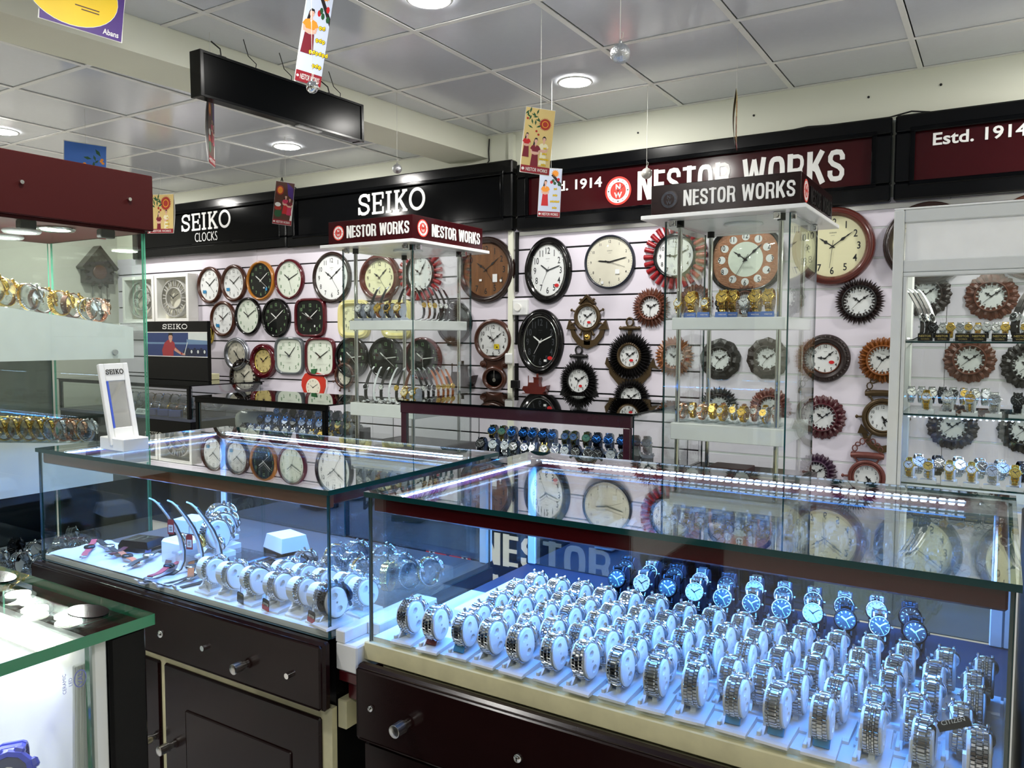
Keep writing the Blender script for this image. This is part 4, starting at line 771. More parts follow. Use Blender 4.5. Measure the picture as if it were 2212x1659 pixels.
# boxed clocks
for (lb, x, z, h_) in (('boxed grey ornamental clock in white carton, left one beside glass case', -6.60, 1.729, 1), ('boxed grey roman numeral clock in white carton, right one beside brown clock', -6.12, 1.733, 0)):
    t = thing('boxed_clock', lb, 'clock', (x,WY-.015,z), 0); t.rotation_euler = (PI/2,0,0); W2, H2 = .232, .206
    m_ = MB()
    for q in ((-W2,-H2,W2,-H2+.03),(-W2,H2-.03,W2,H2),(-W2,-H2+.03,-W2+.03,H2-.03),(W2-.03,-H2+.03,W2,H2-.03)): m_.cbox(q[0],q[1],0,q[2],q[3],.10,.002)
    m_.build('carton', M_WHITEM, t); box('backing', F_SOFT, (-W2+.03,-H2+.03,.005), (W2-.03,H2-.03,.01), t)
    g = mat('grey_ornamental_clock', (176,174,170), .4, noise=(40,.2))
    m_ = MB(); m_.ring([(0,.03),(0,.075),(.006,.08),(.012,.075)], .36, .33, n=40); m_.ring([(.07,.03),(.07,.075),(.074,.08),(.08,.075)], .36, .33, n=36); m_.build('clock_ring', g, t)
    if h_:
        for (cx, cy, r) in ((.07,.06,.045),(.05,-.09,.05),(-.08,-.03,.04),(.10,-.02,.035),(-.04,.1,.035)):
            m_ = MB(); m_.tube([(cx+r*(1-i/26)*math.cos(i*.5), cy+r*(1-i/26)*math.sin(i*.5), .07) for i in range(22)], .006, 5); m_.build('scroll', g, t)
    else:
        mb = MB(); mb.box(-.004,.105,.064,.004,.158,.072); me = mb.data('numeral_bar', g)
        for k in range(24): put('numeral_bar', me, t, (0,0,0), (0,0,2*PI*(k+.25*(k % 2))/24))
    clock_hands(t, .12, .08, (10,11) if not h_ else (10,9), N_BLK)
    m_ = MB(); m_.box(-W2+.03,-H2+.03,.092,W2-.03,H2-.03,.094); m_.build('window', GL_LENS, t)

t = thing('reflected_cuckoo_clock', 'dark carved cuckoo clock with chains and cone weights standing for reflection in glass case', 'clock', (-7.08,4.16,1.98)); t.rotation_euler = (PI/2,0,PI/2)  # stands in for a dark cuckoo clock reflection in the case glass
m_ = MB(); m_.prism([(-.13,-.10),(.13,-.10),(.13,.06),(0,.2),(-.13,.06)], 0, .09); m_.build('house', W_DARK, t)
m_ = MB(); m_.prism([(-.17,.04),(-.15,.02),(0,.19),(.15,.02),(.17,.04),(0,.24)], 0, .11); m_.build('roof', W_DARK, t)
petals(t, 12, .10, .06, .045, .02, W_DARK, True, .085)
m_ = MB(); m_.M = Matrix.Translation((0,0,.09)); m_.ring([(0,0),(0,.008),(.008,.01)], .13, .13, fill=True); m_.build('face', W_BROWN, t)
for x, l in ((-.05,.40),(.03,.36)):
    m_ = MB(); m_.tube([(x,-.1,.05),(x,-l+.08,.05)], .002, 5); m_.build('chain', M_WIRE, t)
    m_ = MB(); m_.tube([(x,-l+.08,.05),(x,-l+.05,.05),(x,-l,.05),(x,-l-.06,.05),(x,-l-.08,.05)], [.004,.016,.022,.014,.002], 10); m_.build('cone_weight', W_DARK, t)
m_ = MB(); m_.tube([(.08,-.1,.06),(.08,-.24,.06)], .003, 5); m_.prism([(.05,-.24),(.11,-.24),(.095,-.30),(.08,-.33),(.065,-.30)], .05, .06); m_.build('pendulum', W_DARK, t)
# ------------------------------------------------------------------ watches and their stands (prototypes, meshes shared by copies)
def oval(phi, a, b, tilt, grow=0.0):
    u, v = (b+grow)*math.cos(phi), (a+grow)*math.sin(phi); return (u*math.cos(tilt)-v*math.sin(tilt), u*math.sin(tilt)+v*math.cos(tilt))
OA, OB, OT, OZ = 0.0305, 0.0252, R_(22), 0.0455
def oval_block(x0, x1, tilt=OT, a=OA, b=OB, zc=OZ, n=28):
    """white oval collar: plain outside, plug face on the +x side with two finger holes and a slot"""
    bm = bmesh.new(); P = [oval(2*PI*i/n, a, b, tilt) for i in range(n)]
    L = [bm.verts.new((x0, y, zc+z)) for y, z in P]; bm.faces.new(L[::-1])
    rim = [bm.verts.new((x1, y, zc+z)) for y, z in P]
    for i in range(n): bm.faces.new((L[i], L[(i+1) % n], rim[(i+1) % n], rim[i]))
    P2 = [oval(2*PI*i/n, a-.0022, b-.0022, tilt) for i in range(n)]
    inn = [bm.verts.new((x1+.0015, y, zc+z)) for y, z in P2]
    for i in range(n): bm.faces.new((rim[i], rim[(i+1) % n], inn[(i+1) % n], inn[i]))
    loops = [inn]
    def rot(u, v): return (u*math.cos(tilt)-v*math.sin(tilt), u*math.sin(tilt)+v*math.cos(tilt))
    for (v0, ru, rv, k) in ((.0145,.0078,.0062,12),(-.0145,.0078,.0062,12),(0,.0026,.0026,4)):
        q = [rot(ru*math.cos(2*PI*i/k), v0+rv*math.sin(2*PI*i/k)) for i in range(k)]
        hl = [bm.verts.new((x1+.0015, y, zc+z)) for y, z in q]; loops.append(hl)
        dp = [bm.verts.new((x1-.005, y, zc+z)) for y, z in q]
        for i in range(k): bm.faces.new((hl[i], hl[(i+1) % k], dp[(i+1) % k], dp[i]))
        bm.faces.new(dp)
    eds = []
    for lp in loops:
        for i in range(len(lp)):
            e = bm.edges.get((lp[i], lp[(i+1) % len(lp)])) or bm.edges.new((lp[i], lp[(i+1) % len(lp)])); eds.append(e)
    bmesh.ops.triangle_fill(bm, use_beauty=True, edges=eds)
    bmesh.ops.recalc_face_normals(bm, faces=bm.faces)
    me = bpy.data.meshes.new('collar'); bm.to_mesh(me); bm.free(); return me
def stand_proto(name, label, x0, x1, m, cat='stand', tilt=OT):
    t = thing(name, label, cat)
    me = oval_block(x0, x1, tilt); me.materials.append(m); put('collar', me, t)
    m_ = MB(); m_.M = Matrix(((0,0,1,0),(1,0,0,0),(0,1,0,0),(0,0,0,1)))       # drawing x,y -> world y,z ; extrude along x
    m_.prism([(-.020,.007),(.020,.007),(.010,.016),(.006,OZ),(-.006,OZ),(-.010,.016)], x0-.004, x0+.0005); m_.prism([(-.008,.006),(.008,.006),(.006,.024),(-.006,.024)], -.004, .004); m_.build('post', m, t)
    m_ = MB(); m_.M = Matrix(((0,0,1,0),(1,0,0,0),(0,1,0,0),(0,0,0,1))); m_.prism([(-.032,0),(.030,0),(.030,.010),(-.026,.006),(-.032,.004)], -.0235, .0235); m_.build('base', m, t)
    m_ = MB(); m_.cbox(-.0225,-.024,.005,-.0165,.02,.0125,.001); m_.build('card_step', m, t)
    return t
def frustum_link(mb, p, nrm, tng, x0, x1, ln, th, mi=0):
    """one bracelet link: a little box with chamfered top; x0..x1 across the strap"""
    p = Vector(p); n = Vector((0,)+tuple(nrm)); t = Vector((0,)+tuple(tng)); vs = []
    for (h, q) in ((0,1.0),(th*.6,1.0),(th,.72)):
        for (sx, st) in ((0,-1),(1,-1),(1,1),(0,1)):
            xx = x0+(x1-x0)*(.5+(sx-.5)*(q if h == th else 1)); vs.append(tuple(Vector((xx,0,0))+p+n*h+t*(st*ln/2*q)))
    mb.add(vs, [(8,9,10,11)]+[(b+i,b+(i+1) % 4,b+4+(i+1) % 4,b+4+i) for b in (0,4) for i in range(4)], mi)
def bracelet(style, wd=.0195, a=OA, b=OB, tilt=OT, zc=OZ, xc=0.0, gap=0.62, n=30, mid=0):
    mb = MB(); per = 2*PI-2*gap
    cols = {'oyster': [(-.5,-.2),(-.19,.19),(.2,.5)], 'jubilee': [(-.5,-.23),(-.21,-.08),(-.065,.065),(.08,.21),(.23,.5)], 'wide': [(-.5,-.3),(-.29,.29),(.3,.5)], 'block': [(-.5,.5)]}[style]
    for i in range(n):
        ph = gap+per*(i+.5)/n; y, z = oval(ph, a, b, tilt, .0008); e = .01
        y2, z2 = oval(ph+e, a, b, tilt, .0008); tl = math.hypot(y2-y, z2-z); tg = ((y2-y)/tl, (z2-z)/tl); nr = (tg[1], -tg[0]); ln = tl/e*per/n
        for c, (u, v) in enumerate(cols):
            sh = (.5 if c % 2 else 0) if style != 'block' else 0
            ps = ph+per/n*sh; yy, zz = oval(ps, a, b, tilt, .0008)
            f_ = .93 if not (style == 'wide' and i % 2) else .55
            frustum_link(mb, (xc, yy, zc+zz), nr, tg, u*wd, v*wd, ln*f_, .0030 if (c % 2 or style == 'block') else .0025, mid if c % 2 and len(cols) > 1 else 0)
    return mb
def watch_proto(label, metal, dialm, style='oyster', wd=.0195, case_r=.0195, strap=None, mid=None, xc=0.0, a=OA, b=OB, tilt=OT, zc=OZ, name='wristwatch'):
    t = thing(name, label, 'watch')
    mb = bracelet(style, wd, a, b, tilt, zc, xc, mid=1 if mid else 0) if not strap else MB()
    if strap:
        n = 30; gap = .55; P = [oval(gap+(2*PI-2*gap)*i/n, a, b, tilt, .001) for i in range(n+1)]; Q = [oval(gap+(2*PI-2*gap)*i/n, a, b, tilt, .0036) for i in range(n+1)]
        vs = []; fs = []
        for i in range(n+1):
            for (x, pt) in ((xc-wd/2,P[i]),(xc+wd/2,P[i]),(xc+wd/2,Q[i]),(xc-wd/2,Q[i])): vs.append((x, pt[0], zc+pt[1]))
        for i in range(n):
            for k in range(4): fs.append((i*4+k, i*4+(k+1) % 4, i*4+4+(k+1) % 4, i*4+4+k))
        mb.add(vs, fs)
    mb.build('strap' if strap else 'bracelet', [strap or metal, mid or metal], t)
    # case: axis along the tilted short axis, dial outward (+y, tipped up)
    y, z = oval(0, a, b, tilt, .001); ax = Vector((0, math.cos(tilt), math.sin(tilt))); up = Vector((0, -math.sin(tilt), math.cos(tilt)))
    M = Matrix(((1,up.x,ax.x,xc),(0,up.y,ax.y,y),(0,up.z,ax.z,zc+z),(0,0,0,1))); M.col[0] = Vector((-1,0,0,0))
    r = case_r; m_ = MB(); m_.M = M
    m_.lathe([(.001,-.001),(r*.92,-.001),(r,.001),(r,.0055),(r*.94,.0085),(r*.84,.0095),(r*.82,.008)], 22)
    for sy in (-1,1):
        for sx in (-1,1): m_.cbox(sx*wd*.52-.0022, sy*(r+.002)-.005, -.002, sx*wd*.52+.0022, sy*(r+.002)+.005, .004, .001)
    m_.cyl((r,0,.003),(r+.0035,0,.003),.0026,n=8); m_.build('case', metal, t)
    m_ = MB(); m_.M = M; m_.lathe([(.0005,.0078),(r*.83,.0078)], 22, 0, False)
    dm = 2 if dialm in (D_BLACK, D_BLUE, D_GREEN) else 1
    for k in range(12): q = MB(); a_ = k*PI/6; m_.M = M @ Matrix.Rotation(a_, 4, 'Z'); m_.box(-.0006, r*.6, .0079, .0006, r*.76, .0084, dm)
    for (an, L, ww) in ((-.95,.45,.0011),(.95,.66,.0009),(2.6,.7,.0004)): m_.M = M @ Matrix.Rotation(-an, 4, 'Z'); m_.box(-ww, -r*.1, .0084, ww, r*L, .0087, dm)
    m_.build('dial', [dialm, N_BLK, M_STEEL], t)
    return t
D_WHITE = mat('white_dial', (232, 234, 232), 0.3); D_BLACK = mat('black_dial', (16, 18, 22), 0.2); D_BLUE = mat('blue_dial', (26, 46, 104), 0.2); D_GOLD = mat('gold_dial', (222, 186, 92), 0.25, 0.6); D_CREAM = mat('cream_dial', (230, 216, 176), 0.3); D_GREEN = mat('green_dial', (26, 66, 50), 0.2); D_SILVER = mat('silver_dial', (190, 194, 200), 0.25, 0.6)
LE_BLACK = mat('black_leather', (26, 24, 24), 0.5, noise=(60,.2)); LE_BROWN = mat('brown_leather', (92, 52, 34), 0.5, noise=(60,.2)); LE_TAN = mat('tan_leather', (168, 96, 48), 0.5, noise=(60,.2)); LE_PINK = mat('pink_leather', (176, 74, 84), 0.5); LE_ORANGE = mat('orange_leather', (206, 112, 66), 0.5); LE_NAVY = mat('navy_leather', (36, 52, 104), 0.5); LE_RED = mat('dark_red_leather', (110, 36, 36), 0.5)
PR = {}
def proto(key, *a, **k): PR[key] = [watch_proto('', *a, **k), False]
proto('steel3', M_STEEL, D_WHITE); proto('steel3b', M_STEEL, D_BLACK, mid=M_CHROME); proto('jub', M_STEEL, D_SILVER, 'jubilee', mid=M_CHROME); proto('wide', M_STEEL, D_BLUE, 'wide', .0205); proto('wideb', M_STEEL, D_BLACK, 'wide', .0215, .0205)
proto('slim', M_STEEL, D_WHITE, 'wide', .0125, .0150, xc=.004); proto('slimj', M_STEEL, D_SILVER, 'jubilee', .0135, .0150, xc=.004); proto('gold', M_GOLD, D_GOLD, 'oyster', .017, .0175); proto('goldw', M_GOLD, D_WHITE, 'jubilee', .016, .0165); proto('two', M_STEEL, D_GOLD, 'oyster', .018, .018, mid=M_GOLD)
LT = dict(tilt=R_(43)); proto('lslim', M_STEEL, D_WHITE, 'wide', .0125, .0150, xc=.004, **LT); proto('lslimj', M_STEEL, D_SILVER, 'jubilee', .0135, .0150, xc=.004, **LT); proto('lwide', M_STEEL, D_BLUE, 'wide', .016, .0205, **LT); proto('ljub', M_STEEL, D_SILVER, 'jubilee', .0165, .018, **LT)
proto('gun', M_GUN, D_BLACK, 'oyster', .0205, .0205); proto('rose', M_ROSE, D_WHITE, 'wide', .015, .016); proto('lblack', M_STEEL, D_WHITE, strap=LE_BLACK, wd=.017); proto('lbrown', M_GOLD, D_CREAM, strap=LE_BROWN, wd=.017); proto('lgoldblk', M_GOLD, D_BLACK, strap=LE_BLACK, wd=.017); proto('ltan', M_GOLD, D_GOLD, strap=LE_TAN, wd=.016)
proto('dive', M_GUN, D_BLUE, strap=LE_NAVY, wd=.02)
STANDS = {}; M_GREYST = mat('grey_stand_plastic',(168,174,188),.35); M_NAVYST = mat('dark_blue_stand_velvet',(22,32,58),.6)
def stand(kind, label, loc, rz=0.0, group=None, sc=None):
    if kind not in STANDS:
        x0, x1, m = {'white': (-.0135,.0125,M_HOLD), 'wide': (-.024,.013,M_HOLD), 'clear': (-.013,.012,M_ACRYL), 'grey': (-.0135,.0125,M_GREYST), 'navy': (-.0135,.0125,M_NAVYST)}[kind]
        STANDS[kind] = stand_proto({'white':'watch_stand','wide':'watch_stand','clear':'acrylic_watch_stand','grey':'watch_stand','navy':'watch_stand'}[kind], label, x0, x1, m, tilt=R_(43) if kind == 'wide' else OT); o = STANDS[kind]
        o.location = loc; o.rotation_euler = (0,0,rz); o['group'] = group or ''
        if sc: o.scale = (sc,)*3
        return o
    return dup(STANDS[kind], label, loc, rz, group, sc)
def watch(key, label, loc, rz=0.0, group=None, sc=None):
    o, used = PR[key]
    if not used:
        PR[key][1] = True; o['label'] = label; o.location = loc; o.rotation_euler = (0,0,rz)
        if group: o['group'] = group
        if sc: o.scale = (sc,)*3
        return o
    return dup(o, label, loc, rz, group, sc)
KN_ = {'lslim':'slim silver','lslimj':'slim silver bead','lwide':'silver wide-link','ljub':'silver five-link','steel3':'silver three-link','steel3b':'polished silver','jub':'silver five-link','wide':'silver wide-link','wideb':'broad silver','slim':'slim silver','slimj':'slim silver bead','gold':'gold','goldw':'gold bead','two':'two-tone','gun':'gunmetal','rose':'rose gold','lblack':'black strap','lbrown':'brown strap','lgoldblk':'gold-cased black strap','ltan':'tan strap','dive':'navy strap'}
PICK = random.Random(5)

def price_tag(label, loc, rot, w, h, m, m2=None, txt=None, col=None):
    t = thing('price_tag', label, 'tag', loc); t.rotation_euler = rot
    m_ = MB(); m_.M = FRONT; m_.prism([(-w/2,-h),(w/2,-h),(w/2,-.004),(w/2-.003,0),(-w/2+.003,0),(-w/2,-.004)], 0, .0006); m_.build('card', m, t)
    if m2: m_ = MB(); m_.M = FRONT; m_.flat([(-w*.36,-h*.86),(w*.36,-h*.86),(w*.36,-h*.36),(-w*.36,-h*.36)], .0009); m_.build('sticker', m2, t)
    if txt:
        m_ = MB(); m_.M = FRONT; text(m_, txt, 0, -h*.2, w*.72, None, .001); m_.build('lettering', col or M_WHITEM, t)
    else:
        m_ = MB(); m_.M = FRONT
        for k in range(7): y = -h*(.42+.055*k); m_.flat([(-w*.22,y-.0004*(1+k % 3)),(w*.22,y-.0004*(1+k % 3)),(w*.22,y),(-w*.22,y)], .0012)
        m_.build('barcode', N_BLK, t)
    m_ = MB(); m_.M = FRONT; m_.tube([(0,-.003,.0005),(.001,.008,.002),(0,.02,0)], .0005, 4); m_.build('thread', M_WIRE, t)
    return t

# ------------------------------------------------------------------ front glass counters
def knob(t, p, r=.011, L=.03, name='knob'):
    m_ = MB(); x, y, z = p; m_.cyl((x,y,z),(x,y-.012,z),r*.7,n=12); m_.cyl((x,y-.010,z),(x,y-L,z),r,n=20); m_.M = Matrix.Translation((x,y-L,z)) @ Matrix.Rotation(PI/2,4,'X'); m_.lathe([(r,0),(r*.9,.001),(.0005,.001)], 20); return m_.build(name, M_SATC, t)
M_SATC = mat('satin_chrome', (206,204,200), .28, 1.0)
def lock(t, p, r=.0085):
    m_ = MB(); x, y, z = p; m_.M = Matrix.Translation((x,y,z)) @ Matrix.Rotation(PI/2,4,'X'); m_.lathe([(r,0),(r,.003),(r*.85,.0045),(r*.6,.0045),(r*.55,.006),(.0005,.006)], 18); m_.box(-.001,-.0035,.006,.001,.0035,.0063); return m_.build('lock', M_CHROME, t)
def counter(label, x0, x1, y0, y1, wf, rail):
    """wooden base with drawers, glass box on top, strips of diodes under the top"""
    t = thing('glass_counter', label, 'counter', (x0,y0,0)); W = x1-x0; D = y1-y0; ZF, ZT = .835, 1.12
    pane('top_glass', (0,0,ZT-.010), (W,D,ZT), GL_TOP, ED_TEAL, t)
    pane('front_glass', (.008,.004,ZF-.012), (W-.008,.010,ZT-.010), GL_PANE, ED_TEAL, t)
    pane('end_glass', (.006,.011,ZF-.012), (.012,D-.03,ZT-.010), GL_PANE, ED_TEAL, t); pane('end_glass', (W-.012,.011,ZF-.012), (W-.006,D-.03,ZT-.010), GL_PANE, ED_TEAL, t)
    pane('sliding_back_glass', (.03,D-.035,ZF), (W*.52,D-.030,ZT-.035), GL_BACK, ED_TEAL, t); pane('sliding_back_glass', (W*.48,D-.024,ZF), (W-.03,D-.019,ZT-.035), GL_BACK, ED_TEAL, t)
    for (a, b) in (((.014,.012,ZT-.040),(W-.014,.032,ZT-.0105)),((.014,D-.042,ZT-.034),(W-.014,D-.012,ZT-.0105)),((.014,.032,ZT-.034),(.03,D-.042,ZT-.0105)),((W-.03,.032,ZT-.034),(W-.014,D-.042,ZT-.0105))): box('top_rail', rail if a[1] < .02 and b[0] > .5 else M_BURG, a, b, t, .003)
    for x in (.012, W-.034): box('corner_post', M_WHITE, (x,D-.04,ZF), (x+.022,D-.012,ZT-.034), t, .002)
    box('display_floor', M_WHITE, (.012,.012,ZF-.012), (W-.012,wf,ZF), t); box('rear_floor_cloth', M_NAVYF, (.012,wf+.001,ZF-.012), (W-.012,D-.03,ZF-.001), t) if rail is M_BURG else box('rear_floor_cloth', M_BRNF, (.012,wf+.001,ZF-.012), (W-.012,D-.03,ZF-.001), t)
    if rail is not M_BURG: box('reflection_board', M_GREYB, (.04,D-.018,ZF+.002), (W-.06,D-.014,ZT-.036), t)  # board added behind the glass; its grey paints in the room's reflection
    m_ = MB()
    for x in (.05, W-.05):
        for y in (.04, D-.05): m_.cyl((x,y,ZT-.0105),(x,y,ZT-.014),.009,n=12)
    m_.build('glass_disc', M_CHROME, t)
    # diode strips
    for (nm, a, b, lw, tilt) in (('back', (.06,D-.050,ZT-.016), (W-.08,D-.050,ZT-.016), STRIP_W, (-.55,0,0)), ('front', (.05,.040,ZT-.018), (W-.05,.040,ZT-.018), STRIP_W*.75, (.5,0,0)), ('end', (.034,.06,ZT-.016), (.034,D-.07,ZT-.016), STRIP_W*.45, (0,.4,0))):
        lw *= .72 if rail is M_RAILB else 1.0; hx = nm == 'end'; n = 58 if not hx else 34; m_ = MB(); q = MB()
        if hx: m_.box(a[0]-.004,a[1],a[2],b[0]+.004,b[1],a[2]+.004)
        else: m_.box(a[0],a[1]-.005,a[2],b[0],b[1]+.005,a[2]+.004)
        st = m_.build('diode_strip', M_WHITE, t)
        for k in range(n):
            f_ = (k+.5)/n; p = [a[i]+(b[i]-a[i])*f_ for i in range(3)]; q.cbox(p[0]-.0054,p[1]-.0054,p[2]-.0036,p[0]+.0054,p[1]+.0054,p[2]+.001,.0012)
            if nm == 'back': q.cbox(p[0]-.0054,p[1]-.0054,p[2]+.004,p[0]+.0054,p[1]+.0054,p[2]+.0056,.0006)
        dd = q.build('diodes', M_DIODE, st); dd['kind'] = 'stuff'
        c = [(a[i]+b[i])/2 for i in range(3)]
        area('strip_light', st, (c[0],c[1],c[2]-.006), lw, (W-.14) if not hx else .008, COOL, 'RECTANGLE', .008 if not hx else (D-.14), tilt)
    return t, W, D
lc, LW, LD = counter('left glass-topped watch counter with burgundy rail and leaning mirror on top', -2.157, -1.095, 1.093, 1.700, .175, M_RAILB)
rc, RW, RD = counter('right-hand glass-topped watch counter full of white oval watch stands', -1.033, 0.030, 1.125, 1.762, .345, M_BURG)
# bases
def drawer_front(t, x0, x1, z0, z1, y, c=.012):
    m_ = MB(); m_.cbox(x0,y-.02,z0,x1,y,z1,.005); m_.cbox(x0+.004,y-.026,z0+.004,x1-.004,y-.02,z1-.004,.005); return m_.build('drawer_front', M_BROWNL, t)
box('carcass', M_BLACKM, (0.005,.021,.05), (LW-.005,LD-.02,.822), lc); box('face_frame', M_LEDGE, (0.003,.007,.05), (LW-.003,.0205,.685), lc); box('plinth', M_BLACKM, (.05,.06,0), (LW-.05,LD-.05,.05), lc)
d1 = drawer_front(lc, 0, LW, .686, .823, .004); knob(d1, (-1.317+2.157,-.022,.735)); 
for x, z in ((-1.443,.745),(-1.183,.745)):
    m_ = MB(); m_.cyl((x+2.157,-.022,z),(x+2.157,-.032,z),.006,n=14); m_.build('peg', M_CHROME, d1)
lock(d1, (-1.60+2.157,-.022,.742))
def cab_door(t, x0, x1, z0, z1, y, kx, kz):
    m_ = MB(); m_.cbox(x0,y-.018,z0,x1,y,z1,.004); d = m_.build('cabinet_door', M_BROWNL, t)
    m_ = MB(); m_.cbox(x0+.08,y-.021,z0+.09,x1-.08,y-.0165,z1-.09,.0035); m_.build('raised_panel', M_BROWNL, d); knob(d, (kx,y-.018,kz), .011, .034)
cab_door(lc, .53, LW-.03, .10, .660, .018, .556, .472); cab_door(lc, .02, .512, .10, .660, .018, .487, .472)
box('white_ledge', M_LEDGE, (-.003,.0,.790), (RW+.003,.03,.826), rc, .002); box('carcass', M_LEDGE, (.02,.03,.05), (RW-.02,RD-.02,.820), rc); box('plinth', M_BLACKM, (.05,.06,0), (RW-.05,RD-.05,.05), rc)
d2 = drawer_front(rc, -.004, RW+.004, .640, .789, .0); knob(d2, (-.91+1.033,-.026,.705), .012, .034); lock(d2, (-.995+1.033,-.026,.713), .006); lock(d2, (-.668+1.033,-.026,.712), .0075)
cab_door(rc, .0, RW*.5-.003, .08, .630, .012, RW*.5-.04, .40); cab_door(rc, RW*.5+.003, RW, .08, .630, .012, RW*.5+.04, .40)
t = thing('foam_block', 'white notched foam block in the gap between the two front counters', 'block', (-1.064,1.14,.765)); box('lower_part', M_WHITE, (-.028,-.035,0), (.028,.22,.055), t, .003); box('upper_part', M_WHITE, (-.028,-.035,.055), (-.004,.22,.08), t, .002); box('rear_part', M_WHITE, (-.004,.03,.055), (.028,.22,.08), t, .002)
t = thing('wooden_bracket', 'small stepped burgundy wood block under the white foam, between front counters', 'bracket', (-1.062,1.14,.705)); box('block', M_BURG, (-.028,-.03,.035), (.024,.06,.059), t, .003); box('stem', M_BURG, (-.012,-.02,-.0), (.012,.05,.035), t, .002)
t = thing('white_drawer_box', 'white drawer box ends showing in the gap between front counters', 'drawer', (-1.064,1.14,.655)); box('side', M_LEDGE, (-.029,-.03,-.01), (-.006,.3,.048), t, .002); box('side', M_LEDGE, (.004,-.01,-.02), (.024,.3,.038), t, .002); box('bottom', M_LEDGE, (-.0055,0,-.01), (.0035,.3,-.002), t)
tag(box('end_panel', M_BLACKM, (.040,1.06,0), (.075,1.76,1.10), None, .003), 'dark side panel of the next cabinet at the right picture edge', 'panel')

# right counter: five rows of watches on white oval stands
rows = [('front', 16, -.949, .0626, 1.160), ('second', 16, -.829, .0530, 1.222), ('third', 16, -.836, .0545, 1.292), ('fourth', 16, -.837, .0545, 1.360), ('back', 16, -.832, .0550, 1.428)]
seq = ['steel3','wide','steel3b','jub','steel3','wideb','steel3','wideb','steel3b','jub','wide','steel3','wideb','jub']
for (rn, n, xs, dx, yy) in rows:
    for i in range(n):
        x = xs+dx*i+PICK.uniform(-.002,.002); rz = PICK.uniform(-.06,.06); k = seq[(i*3+rows.index((rn,n,xs,dx,yy))*5) % len(seq)] if rn != 'front' else ['jub','steel3','wideb','steel3','jub','steel3b','steel3','wide','wideb','steel3','steel3','wide','steel3b','jub','wide','steel3'][i]
        y = yy+PICK.uniform(-.003,.003); sc = PICK.uniform(.97,1.03)
        stand('white', f'white oval stand under {ORD[i]} watch from left, {rn} row of right-hand counter', (x,y,.8352), rz, 'white oval stands in the right-hand counter', sc)
        watch(k, f'{KN_[k]} watch, {ORD[i]} from left in {rn} row of right-hand counter', (x,y,.8352), rz, 'bracelet watches in the right-hand counter', sc)
price_tag('small white tag on red thread, third row of the right-hand counter', (-.520,1.262,.895), (.4,0,.2), .011, .02, M_WHITEM)
price_tag('dark maker tag sticking out sideways among watches at right end of counter', (-.040,1.150,.925), (-.2,-.35,.3), .040, .013, M_BLACKM, None, 'CITIZEN')
price_tag('dark maker tag hanging straight down beside the sideways one', (-.062,1.148,.912), (.1,0,.3), .010, .05, M_BLACKM, None, 'CITIZEN')
dk = ['gun','jub','wideb','lblack','gun','steel3b','gun','steel3b','wideb','jub']
for r_, (y, x0) in enumerate(((1.585,-.70),(1.665,-.715))):
    for i in range(11):
        x = x0+.058*i; k = dk[(i*3+r_*4) % 10]
        stand('navy', f'dark blue stand, {ORD[i]} from left, {("nearer","farther")[r_]} dial-side row, back of right-hand counter', (x,y,.8352), PI+.12, 'dark stands at the back of the right-hand counter'); watch(k, f'{KN_[k]} watch, dial forward, {ORD[i]} from left, {("nearer","farther")[r_]} back row, right-hand counter', (x,y,.8352), PI+.12, 'dial-forward watches at the back of right-hand counter')
for (i, c, lb) in ((1,LE_RED,'red'),(2,ST_BLUE,'blue'),(10,ST_BLUE,'blue'),(11,ST_BLUE,'sky blue'),(12,ST_BLUE,'turquoise')):
    m_ = MB(); m_.M = Matrix.Translation((-.949+.0626*i,1.160-.0105,.8352+.0145)) @ Matrix.Rotation(-.55,4,'X'); m_.cbox(-.0115,-.004,-.008,.0115,-.0015,.008,.001)
    tag(m_.build('protective_film', c), f'{lb} protective wrap on clasp of {ORD[i]} watch, front row, right-hand counter', 'wrap')
t = thing('display_ledge', 'white low box standing behind the front row, left part of right-hand counter', 'box', (-.90,1.40,.8352)); box('body', M_WHITE, (-.035,-.12,0), (.02,.12,.03), t, .003)

# left counter: front rows on wide stands, riser, straps, boxes
lf = [(-1.515,1.150,'lslim'),(-1.444,1.148,'lslimj'),(-1.370,1.152,'lwide'),(-1.296,1.152,'ljub'),(-1.228,1.155,'lslim'),(-1.163,1.150,'lslimj')]
for i, (x, y, k) in enumerate(lf):
    stand('wide', f'wide white oval stand, {ORD[i]} from left in front row of left counter', (x,y,.8352), PICK.uniform(-.1,.05), 'wide oval stands in the left counter', 1.04)
    watch(k, f'{KN_[k]} watch, {ORD[i]} from left in front row of left counter', (x,y,.8352), 0, 'watches in the left counter', 1.04)
for i, (x, y, k) in enumerate([(-1.362,1.228,'lslim'),(-1.302,1.232,'lslimj'),(-1.238,1.230,'lslim'),(-1.178,1.235,'lslimj'),(-1.125,1.225,'lslim')]):
    stand('wide', f'wide white oval stand, {ORD[i]} from left in second row of left counter', (x,y,.8352), -.1, 'wide oval stands in the left counter', 1.0)
    watch(k, f'{KN_[k]} watch, {ORD[i]} from left in second row of left counter', (x,y,.8352), -.1, 'watches in the left counter', 1.0)
t = thing('notched_display_block', 'white notched block in right front corner of the left counter', 'block', (-1.118,1.135,.8352)); box('body', M_WHITE, (-.012,-.03,0), (.0,.03,.006), t)
for i, (x, y, k) in enumerate([(-1.125,1.140,'wideb')]):
    stand('white', 'white oval stand under broad silver watch at right corner of left counter', (x+.004,y-.012,.8415), -.15, None, 1.05); watch('gun', 'gunmetal watch at right front corner of the left counter', (x+.004,y-.012,.8415), -.15, None, 1.05)
gs = ['steel3','two','jub','steel3b','steel3','wide','two','jub','steel3','goldw','wideb','two']
